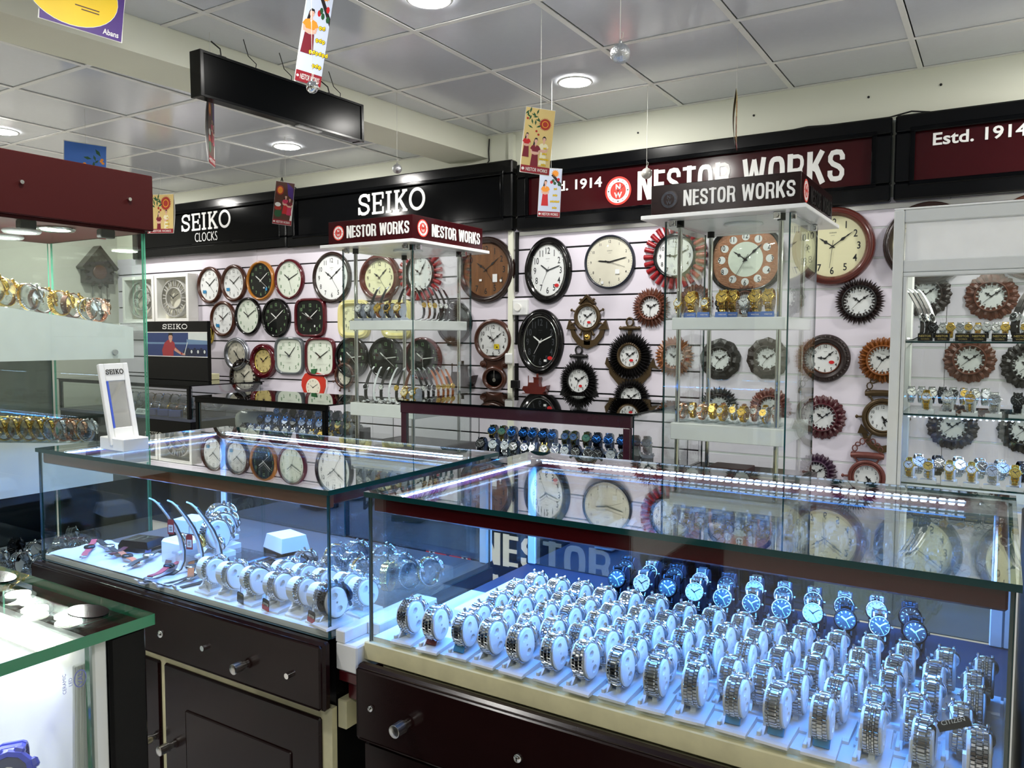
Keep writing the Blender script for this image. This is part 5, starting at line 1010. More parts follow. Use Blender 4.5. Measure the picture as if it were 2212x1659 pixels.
for i in range(12):
    x = -1.385+.026*i; y = 1.30+.05*(i % 3)+.01*((i*7) % 4)
    stand('clear', f'clear collar under {ORD[i]} loose watch from left, middle of left counter', (x,y,.8352), PICK.uniform(-.5,.3), 'clear collars in the left counter')
    watch(gs[i], f'{KN_[gs[i]]} watch, {ORD[i]} from left of the crowded middle group, left counter', (x,y,.8352), PICK.uniform(-.5,.3), 'crowded watches in the left counter')
t = thing('acrylic_riser', 'clear acrylic riser plate behind the front stands of left counter', 'riser', (-1.625,1.268,.8352)); box('plate', M_ACRYL, (-.13,-.06,.035), (.12,.06,.042), t, .002); box('leg', M_ACRYL, (-.12,-.055,0), (-.114,.055,.035), t); box('leg', M_ACRYL, (.104,-.055,0), (.11,.055,.035), t)
for i, (x, y, z) in enumerate([(-1.622,1.238,.8775),(-1.668,1.292,.8775),(-1.708,1.318,.888)]):
    k = ('steel3','jub','steel3b')[i]
    if i == 2:
        q = thing('white_display_cube', 'white cube carrying the rearmost raised watch, left counter', 'block', (x,y,.8778)); box('body', M_WHITE, (-.03,-.028,0), (.024,.03,.0098), q, .002)
    stand('white', f'white oval stand under {ORD[i]} raised watch on the riser, left counter', (x,y,z), -.1, 'stands on the acrylic riser', 1.22); watch(k, f'{KN_[k]} watch, {ORD[i]} raised one on the riser of left counter', (x,y,z), -.1, 'raised watches on the riser', 1.22)
# tall curved strap ramps
RP = [(-.075,.012),(-.072,.004),(-.060,.001),(-.02,.001),(.004,.004),(.018,.014),(.026,.032),(.027,.055),(.022,.085),(.010,.115),(-.004,.140),(-.016,.158),(-.026,.172),(-.036,.182),(-.043,.186)]
def ribbon(mb, pts, w, th, mi=0):
    vs = []; fs = []; n = len(pts)
    for i, (y, z) in enumerate(pts):
        a = pts[max(0,i-1)]; b = pts[min(n-1,i+1)]; L = math.hypot(b[0]-a[0], b[1]-a[1]); ny, nz = (b[1]-a[1])/L*th, -(b[0]-a[0])/L*th
        ww = w if not callable(w) else w(i/(n-1))
        vs += [(-ww/2,y,z),(ww/2,y,z),(ww/2,y+ny,z+nz),(-ww/2,y+ny,z+nz)]
    for i in range(n-1):
        for k in range(4): fs.append((4*i+k,4*i+(k+1) % 4,4*i+4+(k+1) % 4,4*i+4+k))
    fs += [(0,1,2,3),(4*n-1,4*n-2,4*n-3,4*n-4)]; mb.add(vs, fs, mi)
_rp = {}
def ramp(label, loc, rz, group, m=None, sc=1.0):
    if 'p' not in _rp:
        t = thing('strap_ramp', label, 'stand', loc, rz, group); m_ = MB(); ribbon(m_, RP, lambda f: .017-.008*f, .003); m_.build('curved_arm', M_HOLD, t)
        m_ = MB(); m_.cyl((0,.018,.05),(0,.030,.052),.004,n=8); m_.build('peg', M_HOLD, t); _rp['p'] = t; t.scale = (sc,)*3; return t
    return dup(_rp['p'], label, loc, rz, group, sc)
def strap_proto(key, metal, dialm, strap, wd=.015, r=.0155):
    t = thing('strap_watch', '', 'watch'); pts = [(y+.0036*1.2, z+.001) for y, z in RP[3:13]]
    m_ = MB(); ribbon(m_, [(RP[k][0]+(.0032 if k > 4 else 0), RP[k][1]+(.003 if k <= 4 else .0008)) for k in range(2,13)], lambda f: wd*(.75+.5*math.sin(PI*f)), .0026); m_.build('strap', strap, t)
    c = Vector((0,.0295,.082)); ax = Vector((0,.96,.25)).normalized(); up = Vector((0,-.25,.96)).normalized(); M = Matrix(((-1,up.x,ax.x,0),(0,up.y,ax.y,c.y),(0,up.z,ax.z,c.z),(0,0,0,1)))
    m_ = MB(); m_.M = M; m_.lathe([(.0005,-.003),(r*.95,-.003),(r,0),(r,.004),(r*.9,.0062),(r*.82,.0055)], 20); m_.cyl((r,0,.002),(r+.003,0,.002),.002,n=7)
    m_.build('case', metal, t)
    m_ = MB(); m_.M = M; m_.lathe([(.0005,.0053),(r*.83,.0053)], 20, 0, False); dm = 2 if dialm in (D_BLACK,D_BLUE) else 1
    for k in range(12): m_.M = M @ Matrix.Rotation(k*PI/6,4,'Z'); m_.box(-.0005,r*.62,.0054,.0005,r*.78,.0058,dm)
    for (an, L, ww) in ((-.95,.45,.0010),(.95,.66,.0008)): m_.M = M @ Matrix.Rotation(-an,4,'Z'); m_.box(-ww,-r*.1,.0058,ww,r*L,.0061,dm)
    m_.build('dial', [dialm, N_BLK, M_STEEL], t); PR[key] = [t, False]
strap_proto('sblack', M_STEEL, D_WHITE, LE_BLACK); strap_proto('sblackg', M_GOLD, D_GOLD, LE_BLACK); strap_proto('sbrown', M_GOLD, D_CREAM, LE_BROWN); strap_proto('stan', M_GOLD, D_GOLD, LE_TAN); strap_proto('sdark', M_STEEL, D_BLACK, LE_BLACK, .017, .017)
KN_.update(sblack='steel-cased black strap', sblackg='gold-cased black strap', sbrown='brown strap', stan='tan strap', sdark='black-dialled black strap')
for i, (x, y) in enumerate([(-1.690,1.160),(-1.632,1.168),(-1.578,1.180)]):
    k = ('sblack','sblackg','sdark')[i]
    ramp(f'tall white curved strap ramp, {ORD[i]} from left in left counter', (x,y,.8352), -.18, 'strap ramps in the left counter', None, 1.06); watch(k, f'{KN_[k]} watch on {ORD[i]} tall ramp from left, left counter', (x,y,.8352), -.18, 'watches on tall ramps in the left counter', 1.06)
    if i < 2: price_tag(f'maroon barcode tag hanging from {ORD[i]} tall ramp in left counter', (x+.012,y-.004,.978-.03*i), (0,0,.35), .017, .036, M_FOOT, M_WHITEM)
price_tag('cream price tag lying against the first front-row stand, left counter', (-1.487,1.112,.872), (.5,.5,.2), .015, .036, M_WHITEM)
for i, (x, lb) in enumerate(((-1.372,'first'),(-1.292,'second'),(-1.158,'third'))):
    t = price_tag(f'black and red maker tag, {lb} along the front glass of left counter', (x,1.108,.868), (.35,.35,.2), .018, .032, M_BLACKM if i != 0 else M_GUN, M_WHITEM if i else None, 'CITIZEN' if i == 0 else None, ST_YEL)
    if i: box('red_foot', ST_RED, (-.009,-.0015,-.032), (.009,-.0006,-.019), t)
t = thing('white_display_cube', 'large white cube behind the tall ramps in left counter', 'block', (-1.765,1.215,.8352)); box('body', M_WHITE, (-.045,-.0,0), (.05,.07,.065), t, .006)
def carton(label, loc, rz, sx, sy, h, body, lid, txt=None):
    t = thing('watch_box', label, 'box', loc, rz); box('tray', body, (-sx/2,-sy/2,0), (sx/2,sy/2,h*.45), t, .002); m_ = MB(); m_.M = Matrix.Translation((0,0,h*.45)); 
    m_.add([(-sx/2,-sy/2,0),(sx/2,-sy/2,0),(sx/2,sy/2,0),(-sx/2,sy/2,0),(-sx*.42,-sy*.42,h*.55),(sx*.42,-sy*.42,h*.55),(sx*.42,sy*.42,h*.55),(-sx*.42,sy*.42,h*.55)],[(0,3,2,1),(4,5,6,7),(0,1,5,4),(1,2,6,5),(2,3,7,6),(3,0,4,7)]); m_.build('lid', lid, t)
    if txt: m_ = MB(); text(m_, txt, 0, 0, sx*.5, None, h+.0005); m_.build('lettering', M_STEEL, t)
    return t
carton('dark brown watch box with silver monogram lying in the left counter', (-1.955,1.262,.842), .25, .10, .075, .028, M_BROWNL, M_BROWNL, 'JY')
carton('dark watch box with white faceted lid behind the flat brown box', (-1.955,1.42,.8352), .2, .10, .09, .06, M_BROWNL, M_HOLD)
carton('dark watch box with white faceted lid right of the acrylic riser', (-1.575,1.42,.8352), -.25, .10, .08, .065, M_GUN, M_HOLD)
carton('flat grey watch box with faint letters in front of faceted lid box', (-1.475,1.345,.8352), -.25, .085, .07, .030, M_GUN, M_GUN, 'JY W')
m_ = MB(); nx, ny = 26, 8
for i in range(nx+1):
    for j in range(ny+1): m_.v.append((-2.13+.51*i/nx, 1.106+.16*j/ny, .8362+.004*math.sin(i*1.9+j*.8)*math.sin(j*1.1)+.004))
for i in range(nx):
    for j in range(ny): a = i*(ny+1)+j; m_.f.append((a,a+ny+1,a+ny+2,a+1)); m_.mi.append(0); m_.sm.append(True)
tag(m_.build('satin_cloth', M_SATIN), 'crumpled white satin cloth under loose straps, left end of left counter', 'cloth')
cols = [('pink',LE_PINK),('black',LE_BLACK),('dark red',LE_RED),('navy blue',LE_NAVY),('orange',LE_ORANGE),('black',LE_BLACK),('brown',LE_BROWN),('black',LE_BLACK),('rust red',LE_PINK),('tan',LE_TAN)]
for i, (cn, cm) in enumerate(cols):
    x = -2.06+.043*i; y = 1.175+.03*((i*5) % 4); t = thing('loose_strap_watch', f'{cn} strap watch lying flat, {ORD[i]} from left on the satin cloth', 'watch', (x,y,.8462+.0015*(i % 3)), (.9+.5*math.sin(i*2.1)), 'loose strap watches on the satin cloth')
    m_ = MB(); ribbon(m_, [(-.085+.017*k, .0012+.002*math.sin(k*1.3+i)+.001) for k in range(11)], .0145, -.0022); m_.build('strap', cm, t)
    m_ = MB(); m_.lathe([(.0005,.002),(.0135,.002),(.014,.005),(.0125,.0085),(.0005,.0087)], 16); m_.build('case', M_STEEL if i % 2 else M_GUN, t)
    m_ = MB(); m_.tube([(-.008,-.088,.004),(.008,-.088,.004),(.008,-.098,.004),(-.008,-.098,.004)], .0012, 5, True); m_.build('buckle', M_STEEL, t)
# reversed letters added on the back glass to stand for a reflected sign
m_ = MB(); m_.M = Matrix.Translation((-1.99,1.664,1.005)) @ Matrix.Rotation(PI,4,'Z') @ FRONT; text(m_, 'TITAN', 0, 0, .20, .045, 0, bold=.02); tag(m_.build('reflected_lettering', M_GUN), 'mirrored dark lettering painted as a reflection on rear glass, left end of left counter', 'lettering')
m_ = MB(); m_.M = Matrix.Translation((-1.42,1.664,.95)) @ Matrix.Rotation(PI,4,'Z') @ FRONT; text(m_, 'TITAN', 0, 0, .22, .05, 0, bold=.02); tag(m_.build('reflected_lettering', M_GUN), 'mirrored dark lettering painted as a reflection on rear glass, middle of left counter', 'lettering')

# leaning mirror stand on the left counter
t = thing('mirror_stand', 'white leaning countertop mirror with black lettering on box foot', 'mirror', (-1.945,1.205,1.1202), -.04)
box('foot_box', M_WHITE, (-.055,-.03,0), (.055,.04,.033), t, .002)
def lean(mb): mb.M = Matrix.Translation((.002,-.034,.012)) @ Matrix.Rotation(-.24,4,'Y') @ Matrix.Rotation(PI/2-.12,4,'Z') @ Matrix.Translation((.037,0,0)); return mb
m_ = lean(MB())
for q in ((-.037,0,-.024,.215),(.024,0,.037,.215),(-.024,0,.024,.045),(-.024,.168,.024,.215)): m_.cbox(q[0],-.007,q[1],q[2],.007,q[3],.0015)
m_.build('mirror_frame', M_WHITE, t)
m_ = lean(MB()); m_.box(-.024,-.002,.045,.024,.002,.168); m_.build('mirror_glass', M_MIRRORB, t)
m_ = lean(MB()); m_.box(-.024,-.0072,.045,-.019,-.0022,.168); m_.build('blue_stripe', mat('blue_stripe',(52,88,206),.4), t)
m_ = lean(MB()); m_.M = m_.M @ Matrix.Translation((0,-.0075,0)) @ FRONT; slab_word(m_, -.022, .022, .186, .199, .0006); m_.build('lettering', N_BLK, t)
# ------------------------------------------------------------------ near-left counter (thick green glass)
t = thing('glass_counter', 'near left display counter with thick green glass top and bright white inside', 'counter', (-1.55,-.35,0)); nl = t
pane('top_glass', (0,0,1.108), (.784,.856,1.12), GL_GREEN, ED_GREEN, t)
pane('end_glass', (.766,.006,.80), (.774,.789,1.1075), GL_PANE, ED_GREEN, t); pane('front_glass', (.01,.006,.80), (.76,.012,1.1075), GL_PANE, ED_GREEN, t)
box('dark_end', M_BLACK, (.01,.8085,.02), (.778,.850,1.107), t, .003); box('base', M_BLACK, (.01,.01,0), (.776,.798,.80), t, .003)
box('white_back_panel', M_WHITE, (.012,.797,.80), (.757,.808,1.1), t); box('display_floor', M_WHITE, (.012,.014,.80), (.765,.785,.806), t); box('inner_end', M_WHITE, (.012,.014,.806), (.018,.785,1.1), t)
m_ = MB(); m_.cbox(.758,.793,.80,.774,.808,1.106,.002)
for k in range(3): m_.box(.7565,.794+.004*k,.80,.7585,.796+.004*k,1.09)
m_.build('corner_profile', M_ALUW, t)
m_ = MB(); m_.M = Matrix.Translation((.7545,.783,.806)) @ Matrix.Rotation(PI/2,4,'Z') @ Matrix.Rotation(.03,4,'Y'); m_.cbox(-.0075,-.003,0,.0075,.003,.275,.001); [m_.box(-.0065+.003*k,-.0045,0,-.0055+.003*k,-.003,.275) for k in range(5)]; m_.build('leaning_strip', M_ALUW, t)
st = box('lamp_tube', M_DIFF, (.06,.775,1.085), (.72,.787,1.097), t, .004); area('tube_light', st, (.39,.770,1.083), 1.0, .62, (.72,.76,1.0), 'RECTANGLE', .012, (-.5,0,0))
m_ = MB(); m_.M = facing((.7745,.779,1.075), PI/2); m_.ring([(.0,0),(.001,.0002)], .013, .018, n=20); text(m_, 'VAL', .0, 0, .013, None, .0003, rot=PI/2); text(m_, 'LED', -.010, 0, .008, None, .0003, rot=PI/2); text(m_, 'CERAMIC', -.016, 0, .020, None, .0003, rot=PI/2); m_.build('print', mat('blue_print',(110,118,190),.5), t)
for i, (x, y, c, rx, ry, lb) in enumerate(((-.83,.470,M_BLACK,.028,.017,'black'),(-1.045,.478,M_BLACK,.034,.018,'black'))):
    m_ = MB(); m_.prism([(rx*math.cos(2*PI*k/24), ry*math.sin(2*PI*k/24)) for k in range(24)], 0, .0015); o = m_.build('oval_card', c, None, (x,y,1.1202)); tag(o, ('black oval card near the corner of green glass top','black oval card at left end of the green glass top')[i], 'card')
# chunky blue sports watch
t = thing('sports_watch', 'chunky blue resin sports watch with pink print in near left counter', 'watch', (-.845,.395,.967), .5); t.rotation_euler = (0,0,-2.15)
RB = mat('blue_resin', (24, 50, 190), .35)
m_ = MB(); n = 22
for i in range(n):
    ph = .5+(2*PI-1.0)*(i+.5)/n; y, z = oval(ph, .030, .026, .5); y2, z2 = oval(ph+.01, .030, .026, .5); tl = math.hypot(y2-y,z2-z); frustum_link(m_, (0,y,z), ((z2-z)/tl,-(y2-y)/tl), ((y2-y)/tl,(z2-z)/tl), -.0125, .0125, .0085, .0035 if i % 3 else .0048)
m_.build('resin_strap', RB, t)
y, z = oval(0,.030,.026,.5); ax = Vector((0,math.cos(.5),math.sin(.5))); up = Vector((0,-math.sin(.5),math.cos(.5))); Mw = Matrix(((-1,up.x,ax.x,0),(0,up.y,ax.y,y),(0,up.z,ax.z,z),(0,0,0,1)))
m_ = MB(); m_.M = Mw; m_.lathe([(.001,-.002),(.023,-.002),(.0255,.002),(.0255,.008),(.023,.0125),(.0185,.0135),(.018,.011)], 12, 0, False)
for a in range(8): m_.M = Mw @ Matrix.Rotation(a*PI/4+.39,4,'Z'); m_.cbox(.020,-.005,0,.0285,.005,.011,.002)
m_.build('case', RB, t)
m_ = MB(); m_.M = Mw; m_.lathe([(.0005,.0112),(.018,.0112)], 20, 0, False); m_.lathe([(.006,.0114),(.0085,.0122),(.009,.0114)], 16, 1); m_.box(-.014,.004,.0114,-.004,.009,.012, 1); m_.box(.003,-.010,.0114,.013,-.004,.012, 2); m_.build('dial', [D_BLUE, M_WHITEM, LE_PINK], t)
m_ = MB(); m_.M = Matrix.Translation((.0128,.010,.024)) @ Matrix.Rotation(PI/2,4,'Z') @ FRONT; m_.box(-.008,-.0012,0,.008,.0012,.0004); m_.build('pink_print', LE_PINK, t)
t = thing('bracelet_watch', 'grey stone-set bracelet watch behind the blue sports watch, picture edge', 'watch', (-.905,.385,1.005), .7)
bracelet('jubilee', .022, .030, .026, .3, 0.0, n=26).build('bracelet', M_GUN, t)
t = thing('watch_pedestal', 'white pedestal under the blue sports watch in near left counter', 'stand', (-.86,.39,.8064)); box('column', M_WHITE, (-.03,-.03,0), (.03,.03,.128), t, .003)
t2 = thing('watch_pedestal', 'taller white pedestal under the grey stone-set watch at picture edge', 'stand', (-.925,.37,.8064)); box('column', M_WHITE, (-.03,-.03,0), (.03,.03,.163), t2, .003)

# ------------------------------------------------------------------ tall left case with red fascia
CX = -2.5
t = thing('tall_display_case', 'tall glass display case at left with red fascia and sloping white shelf panels', 'case', (CX,0.05,0)); tc_ = t; Y1 = 1.60
box('fascia', M_RED, (-.62,0,1.772), (.014,Y1+.025,1.958), t, .003); box('soffit', M_RED, (-.60,.02,1.762), (.0,Y1+.0,1.7715), t)
for y, z in ((1.196,1.868),(1.536,1.867),(.55,1.867)):
    m_ = MB(); m_.cyl((.014,y,z),(.022,y,z),.0075,.006,n=12); m_.build('screw_cap', M_CHROME, t)
pane('side_glass', (-.008,.01,.20), (0,Y1-.0,1.762), GL_GREEN, ED_PALE, t); pane('far_end_glass', (-.58,Y1-.009,.20), (-.009,Y1-.001,1.762), GL_GREEN, ED_PALE, t)
pane('back_glass', (-.60,.01,.20), (-.592,Y1-.01,1.762), GL_GREEN, ED_PALE, t); pane('middle_glass', (-.588,1.25,1.50), (-.30,1.256,1.762), GL_GREEN, ED_PALE, t)
def shelf(nm, zt0, zt1, zb, ztop, y0=.02, y1=1.556):
    m_ = MB(); m_.add([(-.022,y0,zb),(-.022,y1,zb),(-.022,y1,zt1),(-.022,y0,zt0),(-.012,y0,zb),(-.012,y1,zb),(-.012,y1,zt1),(-.012,y0,zt0)],[(0,3,2,1),(4,5,6,7),(0,1,5,4),(1,2,6,5),(2,3,7,6),(3,0,4,7)]); m_.build('shelf_front_panel', M_WHITE, t)
    m_ = MB(); m_.add([(-.58,y0,zt0-.01),(-.024,y0,zt0-.01),(-.024,y1,zt1-.01),(-.58,y1,zt1-.01),(-.58,y0,zt0-.018),(-.024,y0,zt0-.018),(-.024,y1,zt1-.018),(-.58,y1,zt1-.018)],[(0,1,2,3),(7,6,5,4),(0,4,5,1),(1,5,6,2),(2,6,7,3),(3,7,4,0)]); m_.build('glass_shelf', M_WHITE, t)
shelf('upper', 1.655, 1.443, 1.338, 0); shelf('lower', 1.235, 1.055, .93, 0, .02, 1.47)
m_ = MB(); m_.cyl((-.012,1.487,1.36),(-.004,1.487,1.36),.009,n=14); m_.build('stud', M_STEEL, t)
for y in (1.45,1.2,.9):
    m_ = MB(); m_.cbox(-.035,y,1.735,-.008,y+.05,1.762,.003); m_.build('glass_clamp', M_BLACKM, t)
box('base', M_WHITE, (-.60,.02,0), (-.006,Y1-.02,.20), t, .003); box('lower_floor', M_WHITE, (-.585,.02,.62), (-.012,Y1-.02,.64), t)
for (x, y, i) in ((-.25,1.325,0),(-.095,1.352,1),(-.46,1.375,2)):
    q = thing('puck_lamp', ('round lit puck lamp under the red fascia, left one','round lit puck lamp under the red fascia, nearest to the glass','round lit puck lamp under red fascia at the picture edge')[i], 'lamp', (CX+x,.05+y,1.7615))
    m_ = MB(); m_.lathe([(.055,0),(.058,-.006),(.052,-.012),(.042,-.010)], 26); m_.build('ring', M_CHROME if i == 1 else M_WHITE, q); m_ = MB(); m_.lathe([(.043,-.0098),(.001,-.0115)], 26); m_.build('diffuser', M_DIFF, q); area('light', q, (0,0,-.016), CASE_LAMP_W, .08, WHITE)
box('lower_back_board', M_BLACKM, (-.612,.01,.20), (-.602,Y1-.005,.92), t); box('middle_back_board', mat('grey_green_board',(66,74,70),.3), (-.612,.01,.922), (-.602,Y1-.005,1.335), t); box('lower_end_board', M_BLACKM, (-.60,Y1+.0005,.20), (-.01,Y1+.008,.92), t)
box('white_post', M_WHITE, (.0,1.02,.20), (.02,1.045,1.30), t, .002)
# watches on the case shelves
slope = lambda y, z0, z1, ya, yb: z0+(z1-z0)*(y-ya)/(yb-ya)
for i, (y, k, s_) in enumerate(((1.18,'gold',1.35),(1.225,'goldw',1.3),(1.29,'two',1.25),(1.335,'lbrown',1.2),(1.385,'gold',1.2),(1.43,'lbrown',1.2),(1.475,'two',1.1),(1.515,'rose',1.2))):
    z = slope(y-.05, 1.645, 1.433, .02, 1.556)
    stand('clear', f'clear collar under {ORD[i]} watch from left, upper shelf of the tall case', (CX-.055-.012*(i % 2),y,z), .15*(i % 3), 'clear collars in the tall case', s_); watch(k, f'{KN_[k]} watch, {ORD[i]} from left on upper shelf of the tall case', (CX-.055-.012*(i % 2),y,z), .15*(i % 3), 'watches in the tall case', s_)
for i in range(9):
    y = 1.172+.0355*i; k = ('gold','goldw','gold','gold','goldw','two','rose','rose','two')[i]; z = slope(y-.05, 1.225, 1.045, .02, 1.47)
    stand('clear', f'clear collar under {ORD[i]} watch from left, lower shelf of the tall case', (CX-.06,y,z), .1, 'clear collars in the tall case', 1.12); watch(k, f'{KN_[k]} watch, {ORD[i]} from left on lower shelf of the tall case', (CX-.06,y,z), .1, 'watches in the tall case', 1.12)
for i in range(14):
    k = ('steel3','gun','jub','steel3b')[i % 4]; x = CX-.06-.09*(i % 2); y = 1.12+.03*i
    watch(k, f'{KN_[k]} watch, {ORD[i]} along the heap on the bottom floor of tall case', (x,y,.641+.02*(i % 3)), .4*(i % 3), 'watches heaped low in the tall case', 1.1)

# ------------------------------------------------------------------ display towers
def tower(label, x0, x1, px0, px1, zp, face_lbl, seed, fc):
    """glass tower on a dark base: plate, lettered fascia box, four steel poles, two white shelves"""
    t = thing('display_tower', label, 'tower', (0,0,0)); y0, y1 = 2.98, 3.465; ZB = .85
    box('base_cabinet', M_BROWNL, (x0-.02,y0-.0,0), (x1+.02,y1+.02,ZB), t, .004)
    pane('front_glass', (x0,y0,ZB), (x1-.006,y0+.006,zp-.006), GL_TOWER, ED_TEAL, t); pane('right_glass', (x1-.006,y0,ZB), (x1,y1,zp-.006), GL_TOWER, ED_TEAL, t); pane('left_glass', (x0,y0+.007,ZB), (x0+.006,y1,zp-.006), GL_TOWER, ED_TEAL, t); pane('back_glass', (x0+.007,y1-.006,ZB), (x1-.007,y1,zp-.006), GL_TOWER, ED_TEAL, t)
    box('top_plate', M_WHITE, (px0,2.93,zp), (px1,3.586,zp+.016), t, .002)
    f0, f1, g0, g1, zh = px0+.03, px1-.025, 2.962, 3.555, zp+.016
    box('fascia_box', M_MAROON if fc else M_BROWNL, (f0,g0,zh), (f1,g1,zh+.118), t, .002)
    wd = f1-f0
    m_ = MB(); m_.M = facing((f0+wd*.60,g0-.0005,zh+.060)); block_word(m_, 'NESTOR WORKS', -wd*.365, wd*.365, -.030, .030, .003); m_.build('front_lettering', M_LETTER, t)
    m_ = MB(); m_.M = facing((f0+wd*.13,g0-.0005,zh+.059)); emblem(m_, 0, 0, .037, .0005, 0, 1, 2); m_.build('front_emblem', [M_LETTER, M_PRINTR, M_WIRE] if fc else [M_GUN, M_BROWNL, M_WIRE], t)
    m_ = MB(); m_.M = facing((f1+.0005,g0+(g1-g0)*.60,zh+.058), PI/2); block_word(m_, 'NESTOR WORKS', -(g1-g0)*.35, (g1-g0)*.35, -.030, .030, .003); m_.build('side_lettering', M_LETTER if fc else M_BLACKM, t)
    m_ = MB(); m_.M = facing((f1+.0005,g0+(g1-g0)*.13,zh+.060), PI/2); emblem(m_, 0, 0, .042, .0005, 0, 1, 2); m_.build('side_emblem', [M_LETTER, M_PRINTR, M_WIRE], t)
    for (x, y) in ((x0+.045,y0+.05),(x1-.045,y0+.05),(x0+.045,y1-.05),(x1-.045,y1-.05)):
        m_ = MB(); m_.cyl((x,y,ZB),(x,y,zp-.02),.0095,n=14); p = m_.build('pole', M_CHROME, t); m_ = MB(); m_.cyl((x,y,zp-.026),(x,y,zp),.015,n=14); m_.build('pole_cap', M_BLACKM, p)
    for (x, y) in ((x0+.03,y0+.003),(x1-.05,y0+.003),(x1-.003,y0+.05),(x1-.003,y1-.06)):
        m_ = MB(); m_.cbox(x-.012,y-.008,zp-.026,x+.012,y+.008,zp,.002); m_.cyl((x,y-.009,zp-.012),(x,y-.016,zp-.012),.009,n=14); m_.build('glass_clip', M_CHROME, t)
    m_ = MB(); m_.M = Matrix.Translation(((x0+x1)/2,(y0+y1)/2,zp)); m_.lathe([(.075,0),(.078,-.006),(.06,-.010),(.0005,-.010)], 28); m_.build('lamp_disc', M_WHITE, t)
    for (za, zb) in ((1.445,1.492),(1.010,1.075)): box('shelf', M_WHITE, (x0+.028,y0+.018,za), (x1-.014,y1-.02,zb), t, .002)
    return t
tower('glass display tower in the middle with burgundy lettered top, strap watches inside', -2.868, -2.408, -2.975, -2.372, 1.858, '', 1, True)
tower('glass display tower at right with dark lettered top, gold watches inside', -1.146, -.668, -1.228, -.606, 1.873, '', 2, False)
def strap_row(pts, shelfz, lbl, grp, rz, keys, sc=.95):
    for i, (x, y) in enumerate(pts):
        k = keys[i % len(keys)]; a = rz+PICK.uniform(-.08,.08)
        ramp(f'curved white ramp, {ORD[i]} {lbl}', (x,y,shelfz), a, 'ramps: '+grp, None, sc); 
        if k: watch(k, f'{KN_[k]} watch on ramp, {ORD[i]} {lbl}', (x,y,shelfz), a, 'ramp watches: '+grp, sc)
strap_row([(-2.80+.052*i,3.10) for i in range(6)], 1.0755, 'from left, lower shelf front of middle tower', 'lower shelf front, middle tower', PI, ['sdark',None,'sblack',None,'sblackg','sbrown'])
strap_row([(-2.49,3.12+.042*i) for i in range(7)], 1.0755, 'from corner, lower shelf right side of middle tower', 'lower shelf right side, middle tower', PI*1.5, ['sblack','sdark','sdark','stan','stan','stan','stan'])
strap_row([(-2.795+.060*i,3.14) for i in range(4)], 1.4925, 'from left, upper shelf front of middle tower', 'upper shelf front, middle tower', PI, ['sblack','sblackg','sbrown','sblackg'])
strap_row([(-2.50,3.14+.046*i) for i in range(6)], 1.4925, 'from corner, upper shelf right side of middle tower', 'upper shelf right side, middle tower', PI*1.5, ['sblackg','sbrown','sblackg','sblack','sblack','sdark'])
for i in range(5):
    x = -2.785+.063*i; k = ('lblack','lblack','ltan','lgoldblk','lbrown')[i]
    stand('grey', f'grey oval stand, {ORD[i]} from left at upper shelf front of middle tower', (x,3.035,1.4925), PI, 'grey stands in the middle tower', 1.1); watch(k, f'{KN_[k]} watch, {ORD[i]} from left at upper shelf front of middle tower', (x,3.035,1.4925), PI, 'watches in the middle tower', 1.1)
for i in range(2):
    stand('grey', f'grey oval stand, {("left","right")[i]} of the pair at lower shelf corner of middle tower', (-2.50+.05*i,3.05,1.0755), PI, 'grey stands in the middle tower', 1.1); watch('lbrown' if i == 0 else 'goldw', f'{("brown strap","gold bead")[i]} watch at lower shelf corner of middle tower, {("left","right")[i]} one', (-2.50+.05*i,3.05,1.0755), PI, 'watches in the middle tower', 1.1)
for i in range(5):
    t = thing('loose_strap_watch', f'dark metal watch lying flat, {ORD[i]} from left on lower shelf edge, middle tower', 'watch', (-2.76+.055*i,3.02,1.0755), PI/2+.2*(i % 3)); m_ = MB(); ribbon(m_, [(-.03+.006*k,.004+.003*math.sin(k*1.2)) for k in range(11)], .016, -.003); m_.build('bracelet', M_GUN, t); m_ = MB(); m_.lathe([(.0005,.005),(.016,.005),(.0165,.009),(.014,.012),(.0005,.012)], 16); m_.build('case', M_STEEL, t)
# right tower: gold watches with blue name tents
SEQ = ['goldw','gold','goldw','gun','gold','gold','steel3','gold','gold']
XS = [-1.105,-1.062,-.996,-.945,-.925,-.897,-.845,-.810,-.752]
BT = mat('blue_tent_card', (26, 92, 178), .4)
for i, x in enumerate(XS):
    k = SEQ[i]; y = 3.05+.035*(i % 2); stand('clear', f'clear collar, {ORD[i]} from left on upper shelf of right tower', (x,y,1.4925), PI, 'clear collars in the right tower'); watch(k, f'{KN_[k]} watch, {ORD[i]} from left on upper shelf of right tower', (x,y,1.4925), PI, 'watches on the upper shelf, right tower')
    if i not in (0,3,6):
        t = thing('name_tent', f'blue folded name card at {ORD[i]} watch on upper shelf of right tower', 'card', (x+.002,y-.045,1.4925), 0, 'blue name cards in the right tower'); m_ = MB(); m_.add([(-.024,-.006,0),(.024,-.006,0),(.024,0,.02),(-.024,0,.02),(.024,.008,0),(-.024,.008,0)],[(0,1,2,3),(3,2,4,5),(0,3,5),(1,4,2)]); m_.build('card', BT, t); m_ = MB(); m_.M = Matrix.Translation((0,-.0036,.0095)) @ Matrix.Rotation(-.29,4,'X') @ FRONT; text(m_, 'WESTAR', .004, 0, .03, None, .0006); m_.build('lettering', M_WHITEM, t)
